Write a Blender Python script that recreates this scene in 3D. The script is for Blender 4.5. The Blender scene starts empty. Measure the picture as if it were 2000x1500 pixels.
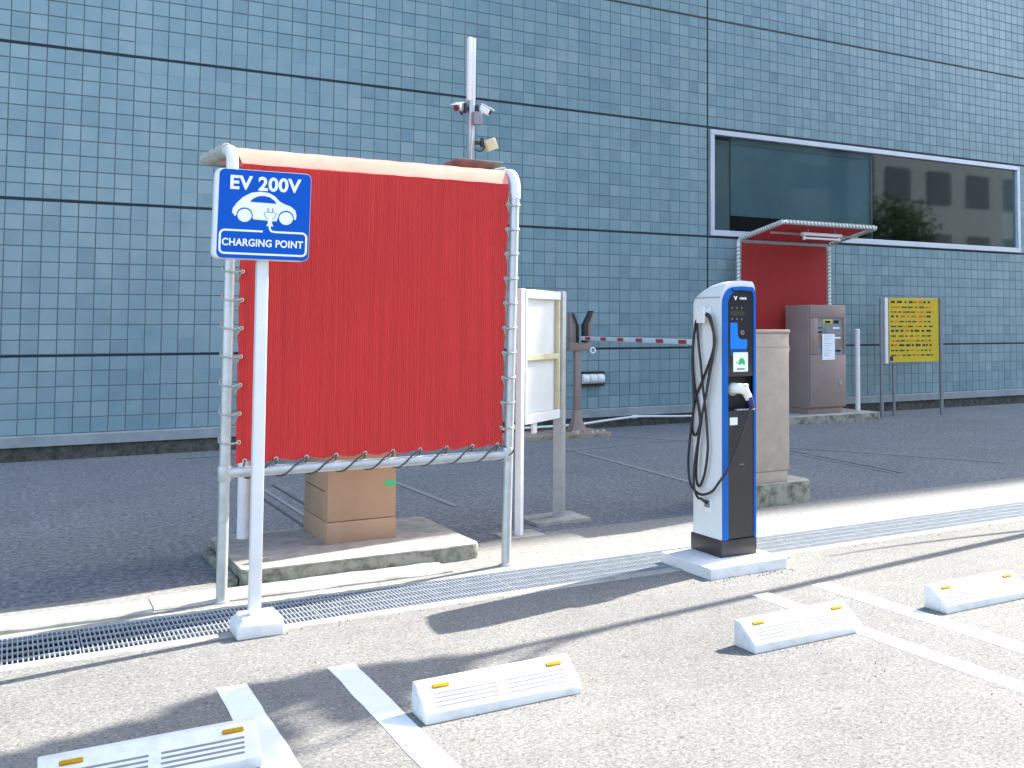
import bpy, bmesh, math, random
from mathutils import Vector, Matrix
R = math.radians
rnd = random.Random(7)
sc = bpy.context.scene
COL = sc.collection

# ------------------------------------------------------------------ camera
cam_d = bpy.data.cameras.new("camera")
cam = bpy.data.objects.new("camera", cam_d)
COL.objects.link(cam)
sc.camera = cam
A = math.atan2(3195, 2060)
PT = math.atan(103.5 / 2060)
fh = Vector((math.cos(A), math.sin(A), 0))
rt = Vector((math.sin(A), -math.cos(A), 0))
zz = Vector((0, 0, 1))
fw = fh * math.cos(PT) + zz * math.sin(PT)
uu = -fh * math.sin(PT) + zz * math.cos(PT)
M = Matrix((rt, uu, -fw)).transposed().to_4x4()
M.translation = Vector((0, 0, 1.4))
cam.matrix_world = M
cam_d.sensor_width = 36
cam_d.lens = 36 * 2060 / 2000
cam_d.shift_x = -0.175
cam_d.shift_y = -0.10825
cam_d.clip_end = 2000

# ------------------------------------------------------------------ light
SUN = Vector((1.13, 0.227, 1.0)).normalized()
EL = math.asin(SUN.z)
w = bpy.data.worlds.new("World")
sc.world = w
w.use_nodes = True
nt = w.node_tree
nt.nodes.clear()
sky = nt.nodes.new("ShaderNodeTexSky")
sky.sky_type = 'NISHITA'
sky.sun_disc = False
sky.sun_elevation = EL
sky.sun_rotation = math.atan2(SUN.x, SUN.y)
sky.air_density = 1.0
sky.dust_density = 1.8
sky.ozone_density = 1.0
bg = nt.nodes.new("ShaderNodeBackground")
bg.inputs[1].default_value = 0.15
wo = nt.nodes.new("ShaderNodeOutputWorld")
# fair-weather clouds all over the sky, thinning overhead
tcw = nt.nodes.new("ShaderNodeTexCoord")
mpw = nt.nodes.new("ShaderNodeMapping")
mpw.inputs["Scale"].default_value = (1, 1, 2.4)
mpw.inputs["Location"].default_value = (3.1, 0.4, 0.0)
nzw = nt.nodes.new("ShaderNodeTexNoise")
nzw.inputs["Scale"].default_value = 2.6
nzw.inputs["Detail"].default_value = 7
nzw.inputs["Roughness"].default_value = 0.55
crw = nt.nodes.new("ShaderNodeValToRGB")
crw.color_ramp.elements[0].position = 0.54
crw.color_ramp.elements[1].position = 0.70
mxw = nt.nodes.new("ShaderNodeMix")
mxw.data_type = 'RGBA'
nt.links.new(tcw.outputs["Generated"], mpw.inputs[0])
nt.links.new(mpw.outputs[0], nzw.inputs["Vector"])
nt.links.new(nzw.outputs["Fac"], crw.inputs[0])
nt.links.new(crw.outputs[0], mxw.inputs[0])
nt.links.new(sky.outputs[0], mxw.inputs[6])
mxw.inputs[7].default_value = (5.2, 5.4, 5.6, 1)
nt.links.new(mxw.outputs[2], bg.inputs[0])
nt.links.new(bg.outputs[0], wo.inputs[0])
sd = bpy.data.lights.new("sun", 'SUN')
sd.energy = 3.5
sd.angle = R(0.5)
sd.color = (1.0, 0.955, 0.885)
sun = bpy.data.objects.new("sun", sd)
COL.objects.link(sun)
sun.rotation_euler = SUN.to_track_quat('Z', 'Y').to_euler()
sun.location = (20, 5, 30)
sc.view_settings.view_transform = 'Standard'
sc.view_settings.look = 'None'
sc.view_settings.gamma = 1
sc.view_settings.exposure = 2.08
sc.view_settings.use_curve_mapping = False

# ------------------------------------------------------------------ materials
MATS = {}


def mat(name, c, rough=0.6, metal=0.0, c2=None, scale=8.0, detail=6.0, bump=0.0, bscale=None,
        bdist=0.002, contrast=(0.35, 0.65), spec=0.5, stretch=None, coat=0.0, translucent=0.0):
    if name in MATS:
        return MATS[name]
    m = bpy.data.materials.new(name)
    MATS[name] = m
    m.use_nodes = True
    n = m.node_tree
    L = n.links
    b = n.nodes["Principled BSDF"]
    b.inputs["Base Color"].default_value = (*c, 1)
    b.inputs["Roughness"].default_value = rough
    b.inputs["Metallic"].default_value = metal
    b.inputs["Specular IOR Level"].default_value = spec
    b.inputs["Coat Weight"].default_value = coat
    tc = n.nodes.new("ShaderNodeTexCoord")
    mp = n.nodes.new("ShaderNodeMapping")
    L.new(tc.outputs["Object"], mp.inputs[0])
    if stretch:
        mp.inputs["Scale"].default_value = stretch
    if c2:
        nz = n.nodes.new("ShaderNodeTexNoise")
        nz.inputs["Scale"].default_value = scale
        nz.inputs["Detail"].default_value = detail
        nz.inputs["Roughness"].default_value = 0.65
        L.new(mp.outputs[0], nz.inputs["Vector"])
        cr = n.nodes.new("ShaderNodeValToRGB")
        cr.color_ramp.elements[0].position = contrast[0]
        cr.color_ramp.elements[1].position = contrast[1]
        cr.color_ramp.elements[0].color = (*c2, 1)
        cr.color_ramp.elements[1].color = (*c, 1)
        L.new(nz.outputs["Fac"], cr.inputs[0])
        L.new(cr.outputs[0], b.inputs["Base Color"])
    if bump:
        bn = n.nodes.new("ShaderNodeTexNoise")
        bn.inputs["Scale"].default_value = bscale or scale * 3
        bn.inputs["Detail"].default_value = 5
        L.new(mp.outputs[0], bn.inputs["Vector"])
        bp = n.nodes.new("ShaderNodeBump")
        bp.inputs["Strength"].default_value = bump
        bp.inputs["Distance"].default_value = bdist
        L.new(bn.outputs["Fac"], bp.inputs["Height"])
        L.new(bp.outputs[0], b.inputs["Normal"])
    if translucent:
        tr = n.nodes.new("ShaderNodeBsdfTranslucent")
        tr.inputs[0].default_value = (*c, 1)
        mx = n.nodes.new("ShaderNodeMixShader")
        mx.inputs[0].default_value = translucent
        L.new(b.outputs[0], mx.inputs[1])
        L.new(tr.outputs[0], mx.inputs[2])
        L.new(mx.outputs[0], n.nodes["Material Output"].inputs[0])
    return m


def asphalt(name, base, dark, light, gs):
    m = bpy.data.materials.new(name)
    m.use_nodes = True
    n = m.node_tree
    L = n.links
    b = n.nodes["Principled BSDF"]
    b.inputs["Roughness"].default_value = 0.9
    b.inputs["Specular IOR Level"].default_value = 0.25
    tc = n.nodes.new("ShaderNodeTexCoord")

    def ramp(src, stops):
        r = n.nodes.new("ShaderNodeValToRGB")
        e = r.color_ramp.elements
        e[0].position, e[0].color = stops[0][0], (*stops[0][1], 1)
        e[1].position, e[1].color = stops[-1][0], (*stops[-1][1], 1)
        for p, c in stops[1:-1]:
            x = e.new(p)
            x.color = (*c, 1)
        L.new(src, r.inputs[0])
        return r.outputs[0]

    def noise(s, d, ro=0.6):
        z = n.nodes.new("ShaderNodeTexNoise")
        z.inputs["Scale"].default_value = s
        z.inputs["Detail"].default_value = d
        z.inputs["Roughness"].default_value = ro
        L.new(tc.outputs["Object"], z.inputs["Vector"])
        return z.outputs["Fac"]

    def mul(a, bb, f=1.0, mode='MULTIPLY'):
        x = n.nodes.new("ShaderNodeMix")
        x.data_type = 'RGBA'
        x.blend_type = mode
        x.inputs[0].default_value = f
        L.new(a, x.inputs[6])
        L.new(bb, x.inputs[7])
        return x.outputs[2]
    grain = ramp(noise(gs, 5, 0.8), [(0.3, dark), (0.5, base), (0.72, light)])
    vo = n.nodes.new("ShaderNodeTexVoronoi")
    vo.inputs["Scale"].default_value = 120
    L.new(tc.outputs["Object"], vo.inputs["Vector"])
    vsep = n.nodes.new("ShaderNodeSeparateColor")
    L.new(vo.outputs["Color"], vsep.inputs[0])
    agg = ramp(vsep.outputs[0], [(0.0, (0.62, 0.62, 0.64)), (0.15, (0.9, 0.9, 0.9)), (0.85, (1.05, 1.04, 1.02)), (1.0, (1.35, 1.33, 1.3))])
    big = ramp(noise(0.9, 6, 0.6), [(0.3, (0.86, 0.86, 0.87)), (0.7, (1.08, 1.07, 1.05))])
    mid = ramp(noise(7, 6, 0.7), [(0.3, (0.88, 0.88, 0.87)), (0.7, (1.08, 1.08, 1.07))])
    col = mul(mul(mul(grain, agg), big), mid)
    spots = ramp(noise(16, 2, 0.4), [(0.24, (0.55, 0.52, 0.5)), (0.285, (1, 1, 1))])
    col = mul(col, spots, 0.8)
    L.new(col, b.inputs["Base Color"])
    bp = n.nodes.new("ShaderNodeBump")
    bp.inputs["Strength"].default_value = 0.55
    bp.inputs["Distance"].default_value = 0.004
    L.new(noise(150, 3, 0.7), bp.inputs["Height"])
    L.new(bp.outputs[0], b.inputs["Normal"])
    return m


m_lot = asphalt("lot_asphalt", (0.198, 0.196, 0.186), (0.085, 0.085, 0.082), (0.305, 0.30, 0.285), 70)
m_road = asphalt("road_asphalt", (0.168, 0.180, 0.196), (0.045, 0.050, 0.056), (0.33, 0.35, 0.37), 26)
m_apron = mat("apron_concrete", (0.275, 0.268, 0.242), 0.9, c2=(0.165, 0.162, 0.148), scale=34, detail=8, bump=0.4, bscale=140, bdist=0.003)
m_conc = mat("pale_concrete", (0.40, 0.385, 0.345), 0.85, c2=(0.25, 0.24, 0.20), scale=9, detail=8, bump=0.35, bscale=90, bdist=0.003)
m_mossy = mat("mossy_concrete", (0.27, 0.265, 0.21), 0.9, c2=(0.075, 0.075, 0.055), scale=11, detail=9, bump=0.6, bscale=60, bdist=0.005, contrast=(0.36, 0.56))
m_white_conc = mat("white_painted_concrete", (0.66, 0.66, 0.65), 0.8, c2=(0.54, 0.54, 0.53), scale=14, detail=8, bump=0.3, bscale=120, bdist=0.002, contrast=(0.3, 0.55))
m_groove = mat("groove_grey", (0.225, 0.225, 0.23), 0.9, c2=(0.17, 0.17, 0.175), scale=20)  # plain grey for the groove strips, darker than the block body
m_yellow = mat("amber_reflector", (0.46, 0.25, 0.006), 0.8, c2=(0.38, 0.19, 0.006), scale=60, spec=0.1)
m_dirt = mat("dark_soil_base", (0.10, 0.095, 0.08), 0.95, c2=(0.03, 0.033, 0.028), scale=14, detail=8, bump=0.6, bscale=60, bdist=0.008)
m_plinth = mat("plinth_stone", (0.27, 0.30, 0.31), 0.7, c2=(0.20, 0.23, 0.24), scale=5, detail=8, bump=0.2, bscale=60)
m_grout = mat("tile_grout", (0.20, 0.245, 0.25), 0.9, c2=(0.15, 0.19, 0.20), scale=3)
m_joint = mat("joint_sealant", (0.006, 0.011, 0.016), 0.7)
m_joint_brown = mat("joint_sealant_brown", (0.055, 0.04, 0.035), 0.7, c2=(0.03, 0.025, 0.025), scale=4)
m_galv = mat("galvanised_pipe", (0.50, 0.52, 0.53), 0.42, 0.55, c2=(0.40, 0.42, 0.42), scale=12, bump=0.05, bscale=80)
m_steel = mat("galvanised_grating", (0.40, 0.425, 0.45), 0.45, 0.25, c2=(0.30, 0.325, 0.35), scale=14)
m_whitep = mat("white_paint", (0.73, 0.73, 0.72), 0.4, c2=(0.66, 0.66, 0.66), scale=6)
m_cream = mat("cream_paint", (0.62, 0.57, 0.36), 0.5, c2=(0.5, 0.44, 0.26), scale=10)
m_aged = mat("aged_white_sheet", (0.66, 0.67, 0.66), 0.5, c2=(0.58, 0.59, 0.58), scale=3)
m_greymetal = mat("grey_metal", (0.25, 0.26, 0.27), 0.5, 0.3, c2=(0.2, 0.21, 0.22), scale=8)
m_rope = mat("lacing_rope", (0.42, 0.42, 0.37), 0.9, c2=(0.25, 0.26, 0.22), scale=80)
m_rope_dark = mat("dark_lacing_rope", (0.10, 0.10, 0.09), 0.9, c2=(0.05, 0.05, 0.05), scale=80)
m_brass = mat("grommet_metal", (0.5, 0.48, 0.42), 0.35, 0.8)
m_hem = mat("pale_pink_cloth", (0.84, 0.36, 0.275), 0.85, c2=(0.78, 0.30, 0.225), scale=5, detail=5, translucent=0.25)  # top fold of the cloth, a much paler pink than the panel
m_brown = mat("brown_cabinet_paint", (0.42, 0.265, 0.165), 0.5, c2=(0.37, 0.23, 0.145), scale=4)
m_taupe = mat("taupe_cabinet_paint", (0.26, 0.19, 0.165), 0.5, c2=(0.22, 0.16, 0.14), scale=4)
m_beige = mat("beige_stone_cabinet", (0.36, 0.30, 0.245), 0.7, c2=(0.30, 0.25, 0.205), scale=9, detail=8)
m_black = mat("black_plastic", (0.018, 0.019, 0.022), 0.45)
m_blackgloss = mat("black_gloss_panel", (0.022, 0.022, 0.026), 0.14, coat=0.5)
m_char = mat("charcoal_panel", (0.034, 0.031, 0.031), 0.38, c2=(0.026, 0.024, 0.025), scale=5)
m_rubber = mat("black_cable_rubber", (0.012, 0.013, 0.018), 0.5)
m_bluep = mat("blue_trim", (0.002, 0.10, 0.40), 0.35, spec=0.3)
m_signblue = mat("sign_blue", (0.0, 0.085, 0.46), 0.5, c2=(0.0, 0.08, 0.44), scale=3, spec=0.15)
m_signwhite = mat("sign_print_white", (0.80, 0.82, 0.84), 0.4)
m_signgrey = mat("sign_print_grey", (0.27, 0.36, 0.45), 0.5)
m_shell = mat("white_charger_shell", (0.68, 0.70, 0.69), 0.3, c2=(0.64, 0.66, 0.65), scale=3)
m_bright = mat("bright_blue_label", (0.004, 0.19, 0.70), 0.3)
m_deep = mat("deep_blue_label", (0.006, 0.045, 0.22), 0.3)
m_icon = mat("grey_icon_print", (0.13, 0.14, 0.14), 0.5)
m_display = mat("display_window", (0.055, 0.045, 0.04), 0.15)
m_green = mat("green_print", (0.02, 0.42, 0.13), 0.4)
m_greentape = mat("green_tape", (0.06, 0.55, 0.20), 0.5, c2=(0.05, 0.45, 0.18), scale=30)
m_sticker = mat("white_sticker", (0.78, 0.78, 0.76), 0.4)
m_ivory = mat("ivory_plastic", (0.68, 0.67, 0.60), 0.4)
m_navy = mat("navy_plastic", (0.02, 0.015, 0.11), 0.4)
m_redlock = mat("red_lock", (0.20, 0.02, 0.015), 0.4)
m_red = mat("barrier_red", (0.42, 0.025, 0.025), 0.45)
m_ysign = mat("yellow_sign_face", (0.60, 0.43, 0.02), 0.45, c2=(0.52, 0.36, 0.02), scale=5)
m_orange = mat("orange_print", (0.55, 0.13, 0.01), 0.5)
m_glassframe = mat("aluminium_window_frame", (0.55, 0.60, 0.68), 0.35, 0.35, c2=(0.50, 0.55, 0.62), scale=3)
m_blind = mat("teal_roller_blind", (0.22, 0.28, 0.29), 0.8, c2=(0.18, 0.235, 0.245), scale=1.2)
m_room = mat("dark_interior", (0.03, 0.032, 0.034), 0.9, c2=(0.02, 0.022, 0.023), scale=2)
m_paper = mat("paper_notice", (0.74, 0.77, 0.80), 0.7)
m_printgrey = mat("faint_print", (0.42, 0.45, 0.5), 0.7)
m_pvc = mat("white_pvc", (0.66, 0.68, 0.68), 0.45)
m_rust = mat("rust_stained_concrete", (0.26, 0.22, 0.17), 0.9, c2=(0.20, 0.12, 0.05), scale=7, detail=6, contrast=(0.4, 0.5))
m_mark = mat("patched_asphalt", (0.24, 0.245, 0.245), 0.85, c2=(0.19, 0.19, 0.19), scale=30)
m_seal = mat("dark_crack_filler", (0.07, 0.07, 0.072), 0.8)
m_bark = mat("tree_bark", (0.10, 0.075, 0.05), 0.9, c2=(0.05, 0.04, 0.03), scale=14, bump=0.8, bscale=30, bdist=0.01)
m_leaf = mat("tree_leaf", (0.11, 0.17, 0.045), 0.5, c2=(0.06, 0.10, 0.025), scale=2.5, translucent=0.2)
m_office = mat("pale_office_wall", (0.6, 0.6, 0.58), 0.8, c2=(0.52, 0.52, 0.5), scale=2)
m_officeglass = mat("office_window_glass", (0.10, 0.12, 0.13), 0.1)
m_screen = mat("lcd_dark", (0.01, 0.01, 0.012), 0.2)
m_lcdyellow = mat("yellow_bezel", (0.45, 0.38, 0.10), 0.5)
m_steelplate = mat("machine_face_plate", (0.24, 0.26, 0.27), 0.4, 0.3, c2=(0.20, 0.22, 0.23), scale=8)
m_tarpb = mat("plate_olive", (0.20, 0.19, 0.15), 0.7, c2=(0.12, 0.12, 0.09), scale=8)
m_lens = mat("camera_lens", (0.01, 0.01, 0.012), 0.1)
m_leafdry = mat("dry_leaf", (0.34, 0.26, 0.15), 0.8)

# road paint: chalky white, worn through at the edges
m_line = mat("road_paint", (0.74, 0.76, 0.78), 0.65, c2=(0.56, 0.57, 0.57), scale=22, detail=10, bump=0.35, bscale=150,
             bdist=0.002, contrast=(0.26, 0.42))

# glass
m_glass = bpy.data.materials.new("window_glass")
m_glass.use_nodes = True
_n = m_glass.node_tree
_n.nodes.clear()
_o = _n.nodes.new("ShaderNodeOutputMaterial")
_g = _n.nodes.new("ShaderNodeBsdfGlossy")
_g.inputs["Roughness"].default_value = 0.03
_g.inputs["Color"].default_value = (0.85, 0.93, 0.95, 1)
_t = _n.nodes.new("ShaderNodeBsdfTransparent")
_t.inputs[0].default_value = (0.72, 0.80, 0.82, 1)
_f = _n.nodes.new("ShaderNodeFresnel")
_gm = _n.nodes.new("ShaderNodeNewGeometry")
_mr = _n.nodes.new("ShaderNodeMapRange")
_mr.inputs["To Min"].default_value = 1.62
_mr.inputs["To Max"].default_value = 1 / 1.62
_n.links.new(_gm.outputs["Backfacing"], _mr.inputs["Value"])
_n.links.new(_mr.outputs[0], _f.inputs[0])
_x = _n.nodes.new("ShaderNodeMixShader")
_n.links.new(_f.outputs[0], _x.inputs[0])
_n.links.new(_t.outputs[0], _x.inputs[1])
_n.links.new(_g.outputs[0], _x.inputs[2])
_n.links.new(_x.outputs[0], _o.inputs[0])


def tile_material():
    m = bpy.data.materials.new("glazed_blue_tile")
    m.use_nodes = True
    n = m.node_tree
    L = n.links
    b = n.nodes["Principled BSDF"]
    b.inputs["Specular IOR Level"].default_value = 0.6
    at = n.nodes.new("ShaderNodeAttribute")
    at.attribute_name = "tone"
    geo = n.nodes.new("ShaderNodeNewGeometry")
    nz = n.nodes.new("ShaderNodeTexNoise")
    nz.inputs["Scale"].default_value = 5.5
    nz.inputs["Detail"].default_value = 5
    L.new(geo.outputs["Position"], nz.inputs["Vector"])
    n2 = n.nodes.new("ShaderNodeTexNoise")
    n2.inputs["Scale"].default_value = 0.6
    n2.inputs["Detail"].default_value = 7
    n2.inputs["Roughness"].default_value = 0.65
    m2 = n.nodes.new("ShaderNodeMapping")
    m2.inputs["Scale"].default_value = (2.2, 1, 0.45)
    L.new(geo.outputs["Position"], m2.inputs[0])
    L.new(m2.outputs[0], n2.inputs["Vector"])
    a1 = n.nodes.new("ShaderNodeMath")
    a1.operation = 'MULTIPLY_ADD'
    L.new(nz.outputs["Fac"], a1.inputs[0])
    a1.inputs[1].default_value = 0.45
    L.new(at.outputs["Fac"], a1.inputs[2])
    a2 = n.nodes.new("ShaderNodeMath")
    a2.operation = 'MULTIPLY_ADD'
    L.new(n2.outputs["Fac"], a2.inputs[0])
    a2.inputs[1].default_value = 0.55
    L.new(a1.outputs[0], a2.inputs[2])
    cr = n.nodes.new("ShaderNodeValToRGB")
    e = cr.color_ramp.elements
    e[0].position = 0.45
    e[0].color = (0.120, 0.198, 0.236, 1)
    e[1].position = 1.55 / 1.6
    e[1].color = (0.200, 0.290, 0.315, 1)
    x = e.new(0.72)
    x.color = (0.155, 0.250, 0.283, 1)
    L.new(a2.outputs[0], cr.inputs[0])
    L.new(cr.outputs[0], b.inputs["Base Color"])
    b.inputs["Roughness"].default_value = 0.28
    bp = n.nodes.new("ShaderNodeBump")
    bp.inputs["Strength"].default_value = 0.25
    bp.inputs["Distance"].default_value = 0.004
    nb = n.nodes.new("ShaderNodeTexNoise")
    nb.inputs["Scale"].default_value = 9
    L.new(geo.outputs["Position"], nb.inputs["Vector"])
    L.new(nb.outputs["Fac"], bp.inputs["Height"])
    L.new(bp.outputs[0], b.inputs["Normal"])
    return m


m_tile = tile_material()


def wall_far_material():
    """upper wall: too far up to tell the tiles apart, grid drawn by a brick texture"""
    m = bpy.data.materials.new("upper_wall_tiling")
    m.use_nodes = True
    n = m.node_tree
    b = n.nodes["Principled BSDF"]
    b.inputs["Roughness"].default_value = 0.3
    tc = n.nodes.new("ShaderNodeTexCoord")
    mp = n.nodes.new("ShaderNodeMapping")
    mp.inputs["Rotation"].default_value = (R(90), 0, 0)
    n.links.new(tc.outputs["Object"], mp.inputs[0])
    br = n.nodes.new("ShaderNodeTexBrick")
    br.offset = 0
    br.inputs["Scale"].default_value = 1
    br.inputs["Brick Width"].default_value = 0.1653
    br.inputs["Row Height"].default_value = 0.1643
    br.inputs["Mortar Size"].default_value = 0.006
    br.inputs["Color1"].default_value = (0.12, 0.20, 0.245, 1)
    br.inputs["Color2"].default_value = (0.145, 0.225, 0.265, 1)
    br.inputs["Mortar"].default_value = (0.06, 0.07, 0.07, 1)
    n.links.new(mp.outputs[0], br.inputs["Vector"])
    n.links.new(br.outputs[0], b.inputs["Base Color"])
    return m


m_wallfar = wall_far_material()


def cloth_material(nm, k):
    m = bpy.data.materials.new(nm)
    m.use_nodes = True
    n = m.node_tree
    L = n.links
    b = n.nodes["Principled BSDF"]
    b.inputs["Roughness"].default_value = 0.65
    b.inputs["Specular IOR Level"].default_value = 0.3
    tc = n.nodes.new("ShaderNodeTexCoord")
    mp = n.nodes.new("ShaderNodeMapping")
    mp.inputs["Scale"].default_value = (90, 90, 0.9)
    L.new(tc.outputs["Object"], mp.inputs[0])
    nz = n.nodes.new("ShaderNodeTexNoise")
    nz.inputs["Scale"].default_value = 1.0
    nz.inputs["Detail"].default_value = 5
    nz.inputs["Roughness"].default_value = 0.7
    L.new(mp.outputs[0], nz.inputs["Vector"])
    cr = n.nodes.new("ShaderNodeValToRGB")
    e = cr.color_ramp.elements
    e[0].position = 0.32
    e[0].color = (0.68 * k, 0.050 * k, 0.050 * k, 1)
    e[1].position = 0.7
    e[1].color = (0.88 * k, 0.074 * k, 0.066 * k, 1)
    L.new(nz.outputs["Fac"], cr.inputs[0])
    L.new(cr.outputs[0], b.inputs["Base Color"])
    tr = n.nodes.new("ShaderNodeBsdfTranslucent")
    L.new(cr.outputs[0], tr.inputs[0])
    mx = n.nodes.new("ShaderNodeMixShader")
    mx.inputs[0].default_value = 0.25
    L.new(b.outputs[0], mx.inputs[1])
    L.new(tr.outputs[0], mx.inputs[2])
    L.new(mx.outputs[0], n.nodes["Material Output"].inputs[0])
    return m


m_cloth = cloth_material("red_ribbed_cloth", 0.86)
m_cloth_shaded = cloth_material("shaded_red_cloth", 0.52)  # same red cloth for the far shelter, building shadow put into its colour


# ------------------------------------------------------------------ geometry helpers
class MB:
    def __init__(s):
        s.v, s.f = [], []

    def add(s, vs, fs):
        o = len(s.v)
        s.v += [tuple(p) for p in vs]
        s.f += [tuple(i + o for i in f) for f in fs]
        return s

    def box(s, x0, x1, y0, y1, z0, z1):
        return s.add([(x0, y0, z0), (x1, y0, z0), (x1, y1, z0), (x0, y1, z0), (x0, y0, z1), (x1, y0, z1), (x1, y1, z1), (x0, y1, z1)],
                     [(0, 3, 2, 1), (4, 5, 6, 7), (0, 1, 5, 4), (1, 2, 6, 5), (2, 3, 7, 6), (3, 0, 4, 7)])

    def tube(s, pts, r, n=10, closed=False, caps=True):
        pts = [Vector(p) for p in pts]
        rs = r if isinstance(r, (list, tuple)) else [r] * len(pts)
        N = len(pts)
        t0 = (pts[1] - pts[0]).normalized()
        ref = Vector((0, 0, 1)) if abs(t0.z) < 0.9 else Vector((1, 0, 0))
        nrm = t0.cross(ref).normalized()
        vs = []
        for i, p in enumerate(pts):
            if closed:
                t = (pts[(i + 1) % N] - pts[i - 1]).normalized()
            elif i == 0:
                t = t0
            elif i == N - 1:
                t = (pts[i] - pts[i - 1]).normalized()
            else:
                t = (pts[i + 1] - pts[i - 1]).normalized()
            nrm = (nrm - t * nrm.dot(t))
            nrm = nrm.normalized() if nrm.length > 1e-6 else t.orthogonal().normalized()
            bn = t.cross(nrm)
            for k in range(n):
                a = 2 * math.pi * k / n
                vs.append(p + (nrm * math.cos(a) + bn * math.sin(a)) * rs[i])
        fs = []
        for i in range(N if closed else N - 1):
            j = (i + 1) % N
            for k in range(n):
                l = (k + 1) % n
                fs.append((i * n + k, i * n + l, j * n + l, j * n + k))
        if caps and not closed:
            fs.append(tuple(reversed(range(n))))
            fs.append(tuple((N - 1) * n + k for k in range(n)))
        return s.add(vs, fs)

    def cyl(s, p0, p1, r0, r1=None, n=16):
        return s.tube([p0, p1], [r0, r0 if r1 is None else r1], n)

    def loft(s, rings, cap0=True, cap1=True, closed=True):
        n = len(rings[0])
        vs = [p for r in rings for p in r]
        fs = []
        for i in range(len(rings) - 1):
            for k in range(n if closed else n - 1):
                l = (k + 1) % n
                fs.append((i * n + k, i * n + l, (i + 1) * n + l, (i + 1) * n + k))
        if cap0:
            fs.append(tuple(reversed(range(n))))
        if cap1:
            fs.append(tuple((len(rings) - 1) * n + k for k in range(n)))
        return s.add(vs, fs)

    def prism_y(s, poly, y0, y1):
        return s.loft([[(x, y0, z) for x, z in poly], [(x, y1, z) for x, z in poly]])

    def prism_x(s, poly, x0, x1):
        return s.loft([[(x0, y, z) for y, z in poly], [(x1, y, z) for y, z in poly]])

    def prism_z(s, poly, z0, z1):
        return s.loft([[(x, y, z0) for x, y in poly], [(x, y, z1) for x, y in poly]])

    def ring_y(s, outer, inner, y0, y1):
        n = len(outer)
        vs = [(x, y0, z) for x, z in outer] + [(x, y0, z) for x, z in inner] + [(x, y1, z) for x, z in outer] + [(x, y1, z) for x, z in inner]
        fs = []
        for k in range(n):
            l = (k + 1) % n
            fs += [(k, l, n + l, n + k), (2 * n + k, 3 * n + k, 3 * n + l, 2 * n + l), (k, 2 * n + k, 2 * n + l, l), (n + k, n + l, 3 * n + l, 3 * n + k)]
        return s.add(vs, fs)

    def xf(s, mtx):
        s.v = [tuple(mtx @ Vector(p)) for p in s.v]
        return s


WL = {}


def tag(o, label=None, cat=None, group=None, kind=None):
    if label:
        o["label"] = label
    if cat:
        o["category"] = cat
    if group:
        o["group"] = group
    if kind:
        o["kind"] = kind
    return o


def thing(name, loc, label, cat, group=None):
    o = bpy.data.objects.new(name, None)
    o.empty_display_size = 0.2
    COL.objects.link(o)
    o.location = loc
    WL[o.name] = Vector(loc)
    return tag(o, label, cat, group)


def mesh_of(name, mb, m, bevel=0.0, segs=2, smooth=40, origin=Vector((0, 0, 0)), mats=None):
    me = bpy.data.meshes.new(name)
    me.from_pydata([tuple(Vector(p) - origin) for p in mb.v], [], mb.f)
    bm = bmesh.new()
    bm.from_mesh(me)
    bmesh.ops.recalc_face_normals(bm, faces=bm.faces)
    if bevel:
        ed = [e for e in bm.edges if len(e.link_faces) == 2 and e.calc_face_angle() > R(25)]
        bmesh.ops.bevel(bm, geom=ed, offset=bevel, segments=segs, profile=0.5, affect='EDGES', clamp_overlap=True)
    bm.to_mesh(me)
    bm.free()
    if smooth:
        me.shade_smooth()
        me.set_sharp_from_angle(angle=R(smooth))
    me.materials.append(m)
    return me


def obj(name, mb, m, parent=None, bevel=0.0, segs=2, smooth=40, label=None, origin=None):
    o_w = origin
    if o_w is None:
        xs = [p[0] for p in mb.v]
        ys = [p[1] for p in mb.v]
        zs = [p[2] for p in mb.v]
        o_w = Vector(((min(xs) + max(xs)) / 2, (min(ys) + max(ys)) / 2, min(zs)))
    o_w = Vector(o_w)
    me = mesh_of(name, mb, m, bevel, segs, smooth, o_w)
    o = bpy.data.objects.new(name, me)
    COL.objects.link(o)
    if parent:
        o.parent = parent
        o.location = o_w - WL[parent.name]
    else:
        o.location = o_w
    WL[o.name] = o_w
    if label:
        o["label"] = label
    return o


def struct(name, mb, m, parent=None, label=None, **k):
    o = obj(name, mb, m, parent, origin=Vector((0, 0, 0)) if not parent else None, **k)
    if not parent:
        o["kind"] = "structure"
    if label:
        o["label"] = label
    return o


def copy_tree(o, parent=None):
    c = o.copy()
    COL.objects.link(c)
    WL[c.name] = WL[o.name].copy()
    if parent:
        c.parent = parent
    for ch in list(o.children):
        copy_tree(ch, c)
    return c


def move_to(o, loc):
    d = Vector(loc) - WL[o.name]
    o.location = Vector(loc)

    def rec(x):
        WL[x.name] = WL[x.name] + d
        for ch in x.children:
            rec(ch)
    rec(o)


def text_mb(body, size, offset=0.0, extrude=0.0008, spacing=1.0):
    cu = bpy.data.curves.new("t", 'FONT')
    cu.body = body
    cu.size = size
    cu.offset = offset
    cu.extrude = extrude
    cu.space_character = spacing
    cu.align_x = 'CENTER'
    cu.align_y = 'CENTER'
    o = bpy.data.objects.new("t", cu)
    COL.objects.link(o)
    dg = bpy.context.evaluated_depsgraph_get()
    me = bpy.data.meshes.new_from_object(o.evaluated_get(dg))
    mb = MB()
    mb.add([v.co.copy() for v in me.vertices], [tuple(p.vertices) for p in me.polygons])
    bpy.data.objects.remove(o)
    bpy.data.meshes.remove(me)
    bpy.data.curves.remove(cu)
    return mb


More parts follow.
